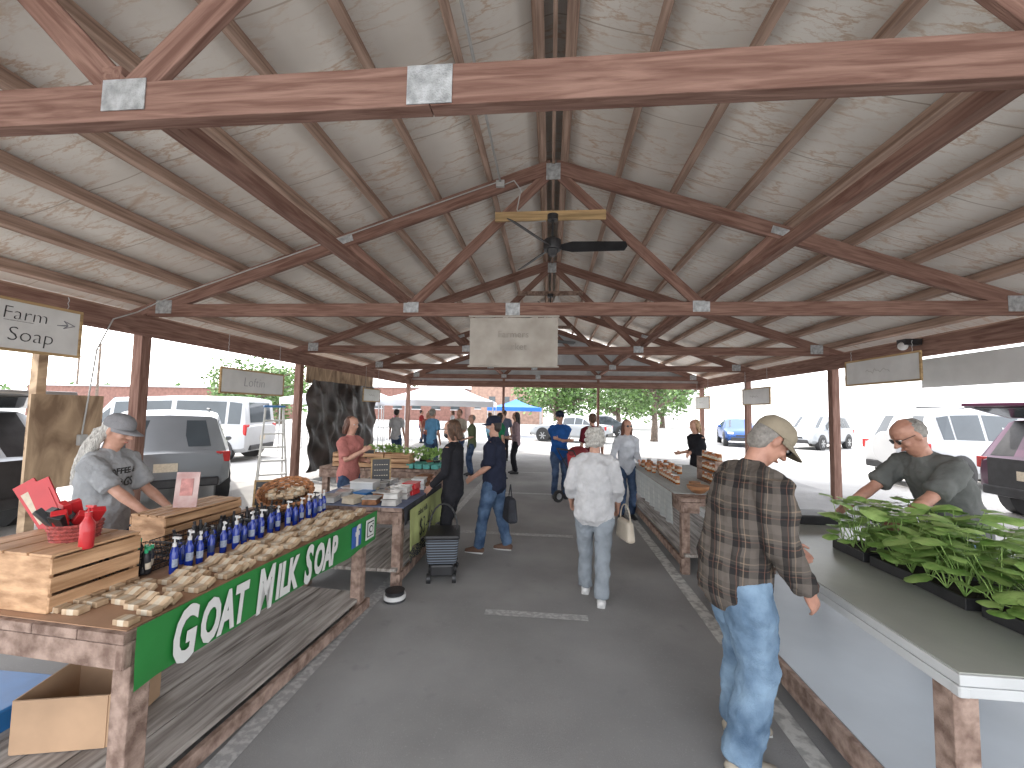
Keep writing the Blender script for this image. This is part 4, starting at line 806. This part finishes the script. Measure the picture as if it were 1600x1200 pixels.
# ---------------------------------------------------------------- tents
def tent(loc,w,m,lab,h=2.2,pk=3.2,rz=0):
    t=thing('canopy_tent',loc,rz,label=lab,category='tent',group='pop-up canopy tents'); a=w/2
    b=B(); k=10
    for (x0,y0,x1,y1) in ((-a,-a,a,-a),(a,-a,a,a),(a,a,-a,a),(-a,a,-a,-a)):
        vs=[]
        for i in range(k+1):
            for j in range(k+1):
                q=j/k; u=i/k; px=(x0+(x1-x0)*u)*(1-q); py=(y0+(y1-y0)*u)*(1-q); vs.append((px,py,h+(pk-h)*q-.10*math.sin(math.pi*q)-.05*math.sin(math.pi*u)*(1-q)))
        b.add(vs,[(i*(k+1)+j,(i+1)*(k+1)+j,(i+1)*(k+1)+j+1,i*(k+1)+j+1) for i in range(k) for j in range(k)],m)
        b.add([(x0,y0,h),(x1,y1,h),(x1,y1,h-.25),(x0,y0,h-.25)],[(0,1,2,3)],m)
    b.obj('canopy',t,smooth=True)
    for x in (-1,1):
        for y in (-1,1): B().cyl((x*(a-.03),y*(a-.03),0),(x*(a-.03),y*(a-.03),h),.025,STEEL,n=8).obj('leg',t,smooth=True)
tent((-5.4,21.0,0),5.2,TENTW,'white pop-up canopy tent sheltering stalls',2.15,3.3,.1)
tent((-10.6,23,0),3.6,TENTW,'white pop-up canopy tent next to another',2.15,3.0)
tent((-9.3,17.5,0),3.4,TENTW,'white pop-up canopy tent beside the shelter',2.1,2.8,.2)
tent((-2.3,28,0),3.4,TENTB,'blue pop-up canopy tent in the lot',1.95,2.5)
for (x,y) in ((-5.5,21.5),(-10,22),(-9.3,17)): table('folding_table',x-1.2,x+1.2,y-.3,y+.3,.75,'white-topped folding table under a tent',WHITE,None,leg=.04,legm=STEEL,rh=.05)
# ---------------------------------------------------------------- trees, buildings
def tree(loc,h,cr,ch,n,ls,lab,seed):
    random.seed(seed); t=thing('tree',loc,label=lab,category='tree'); b=B()
    zb=h-ch*2*.9; b.tube([(0,0,0),(.05,0,zb*.6),(0,.05,zb+.4),(.1,0,h-ch*.6)],[cr*.07,cr*.05,cr*.045,cr*.015],BARK,n=10)
    for i in range(9):
        a=i*2.4; z=zb+rnd(-.2,ch*.8); b.tube([(0,0,z),(math.cos(a)*cr*.4,math.sin(a)*cr*.4,z+ch*.35),(math.cos(a)*cr*.8,math.sin(a)*cr*.8,z+ch*.6)],[cr*.03,cr*.018,cr*.006],BARK,n=6)
    b.obj('trunk',t,smooth=True); b=B(); c0=V((0,0,h-ch))
    for i in range(n):
        d=V((random.gauss(0,1),random.gauss(0,1),random.gauss(0,1))).normalized()*rnd(.35,.95); p=c0+V((d.x*cr,d.y*cr,d.z*ch)); leafclump(b,p,cr*rnd(.16,.3),60,ls,LEAF)
    b.obj('crown',t)
tree((6.4,26.5,0),5.6,3.4,2.0,60,.13,'leafy green tree with slender trunk near parked cars',1)
tree((-21,28,0),5.2,3.6,2.3,60,.14,'rounded green tree beyond the van',2)
tree((0.5,40,0),6.5,5,2.8,70,.2,'broad green tree behind the far parking lot',3)
tree((7,44,0),6.5,5,2.8,70,.2,'broad green tree behind the far parking lot',4)
tree((-26,38,0),6,4.5,2.8,50,.2,'rounded green tree near the brick building',5)
tree((13,50,0),7,5,3,60,.22,'broad green tree before the white warehouse',6)
random.seed(11)
b=B()
for i in range(170): x=-150+i*1.6; leafclump(b,(x,95+rnd(-4,4),rnd(1,4.5)),rnd(2.5,4),26,.7,LEAF)
b.obj('distant_treeline',kind='stuff')
def building(name,x0,x1,y0,y1,h,m,lab,win=0,cat='building',roof=STONEW):
    t=thing(name,((x0+x1)/2,(y0+y1)/2,0),label=lab,category=cat); w=x1-x0;d=y1-y0
    B().box((0,0,h/2),(w,d,h),m).obj('wall',t); B().box((0,0,h+.08),(w+.3,d+.3,.16),roof).obj('roof',t)
    for i in range(win):
        x=-w/2+w*(i+.5)/win; B().box((x,-d/2-.02,h*.5),(w/win*.45,.06,h*.3),GLASS).obj('window',t)
        B().box((x,-d/2-.03,h*.34),(w/win*.5,.1,.08),STONEW).obj('sill',t)
    return t
building('warehouse',22,40,8,85,4.6,STONEW,'long low white warehouse beside the parking lot',roof=SID)
building('brick_building',-62,-34,44,54,3.6,BRICK,'low red brick building across the lot',8,roof=SID)
building('brick_building',-10,-1,52,60,5.2,TAN,'tan brick building behind the tents',5)
building('brick_building',-26,-12,58,66,4.6,BRICK,'red brick shop building behind the tents',5,roof=SID)
for i in range(2):
    t=thing('utility_pole',(-48-i*10,40+i*6,0),label='wooden utility pole with crossarm over brick building',category='utility pole'); B().cyl((0,0,0),(0,0,8),.14,BARK,.1,n=10).obj('pole',t,smooth=True); B().box((0,0,7.3),(2,.1,.12),BARK).obj('crossarm',t)
# ---------------------------------------------------------------- apply modifiers
dg=bpy.context.evaluated_depsgraph_get()
new=[(o,D.meshes.new_from_object(o.evaluated_get(dg))) for o in remesh]
for o,me in new: o.modifiers.clear(); o.data=me
# ---------------------------------------------------------------- light, sky, camera
w=D.worlds.new('World'); scn.world=w; w.use_nodes=True; N=w.node_tree.nodes; bg=N['Background']
sky=N.new('ShaderNodeTexSky'); sky.sky_type='NISHITA'; sky.sun_disc=False
el=R(52); az=R(-65)
sky.sun_elevation=el; sky.sun_rotation=az; sky.air_density=1.2; sky.dust_density=4; sky.ozone_density=1
mx=N.new('ShaderNodeMix'); mx.data_type='RGBA'; mx.inputs[0].default_value=.72; mx.inputs[7].default_value=(6.1,6.1,6.2,1)  # haze
w.node_tree.links.new(sky.outputs[0],mx.inputs[6]); w.node_tree.links.new(mx.outputs[2],bg.inputs[0]); bg.inputs[1].default_value=.88
sd=V((math.sin(az)*math.cos(el),math.cos(az)*math.cos(el),math.sin(el)))
l=D.lights.new('sun','SUN'); l.energy=5; l.angle=R(.6); l.color=(1,.95,.88); lo=D.objects.new('sun',l); col.objects.link(lo); lo.rotation_euler=sd.to_track_quat('Z','Y').to_euler()
cam=D.cameras.new('camera'); cam.sensor_width=36; cam.lens=14.63; cam.clip_start=.05; cam.clip_end=1000
co=D.objects.new('camera',cam); col.objects.link(co); co.location=(0,0,1.8)
co.rotation_euler=(Matrix.Rotation(R(5.3),3,'Z')@Matrix.Rotation(R(90+3.5),3,'X')@Matrix.Rotation(R(1.1),3,'Z')).to_euler()
scn.camera=co
scn.view_settings.view_transform='Standard'; scn.view_settings.look='None'; scn.view_settings.exposure=0
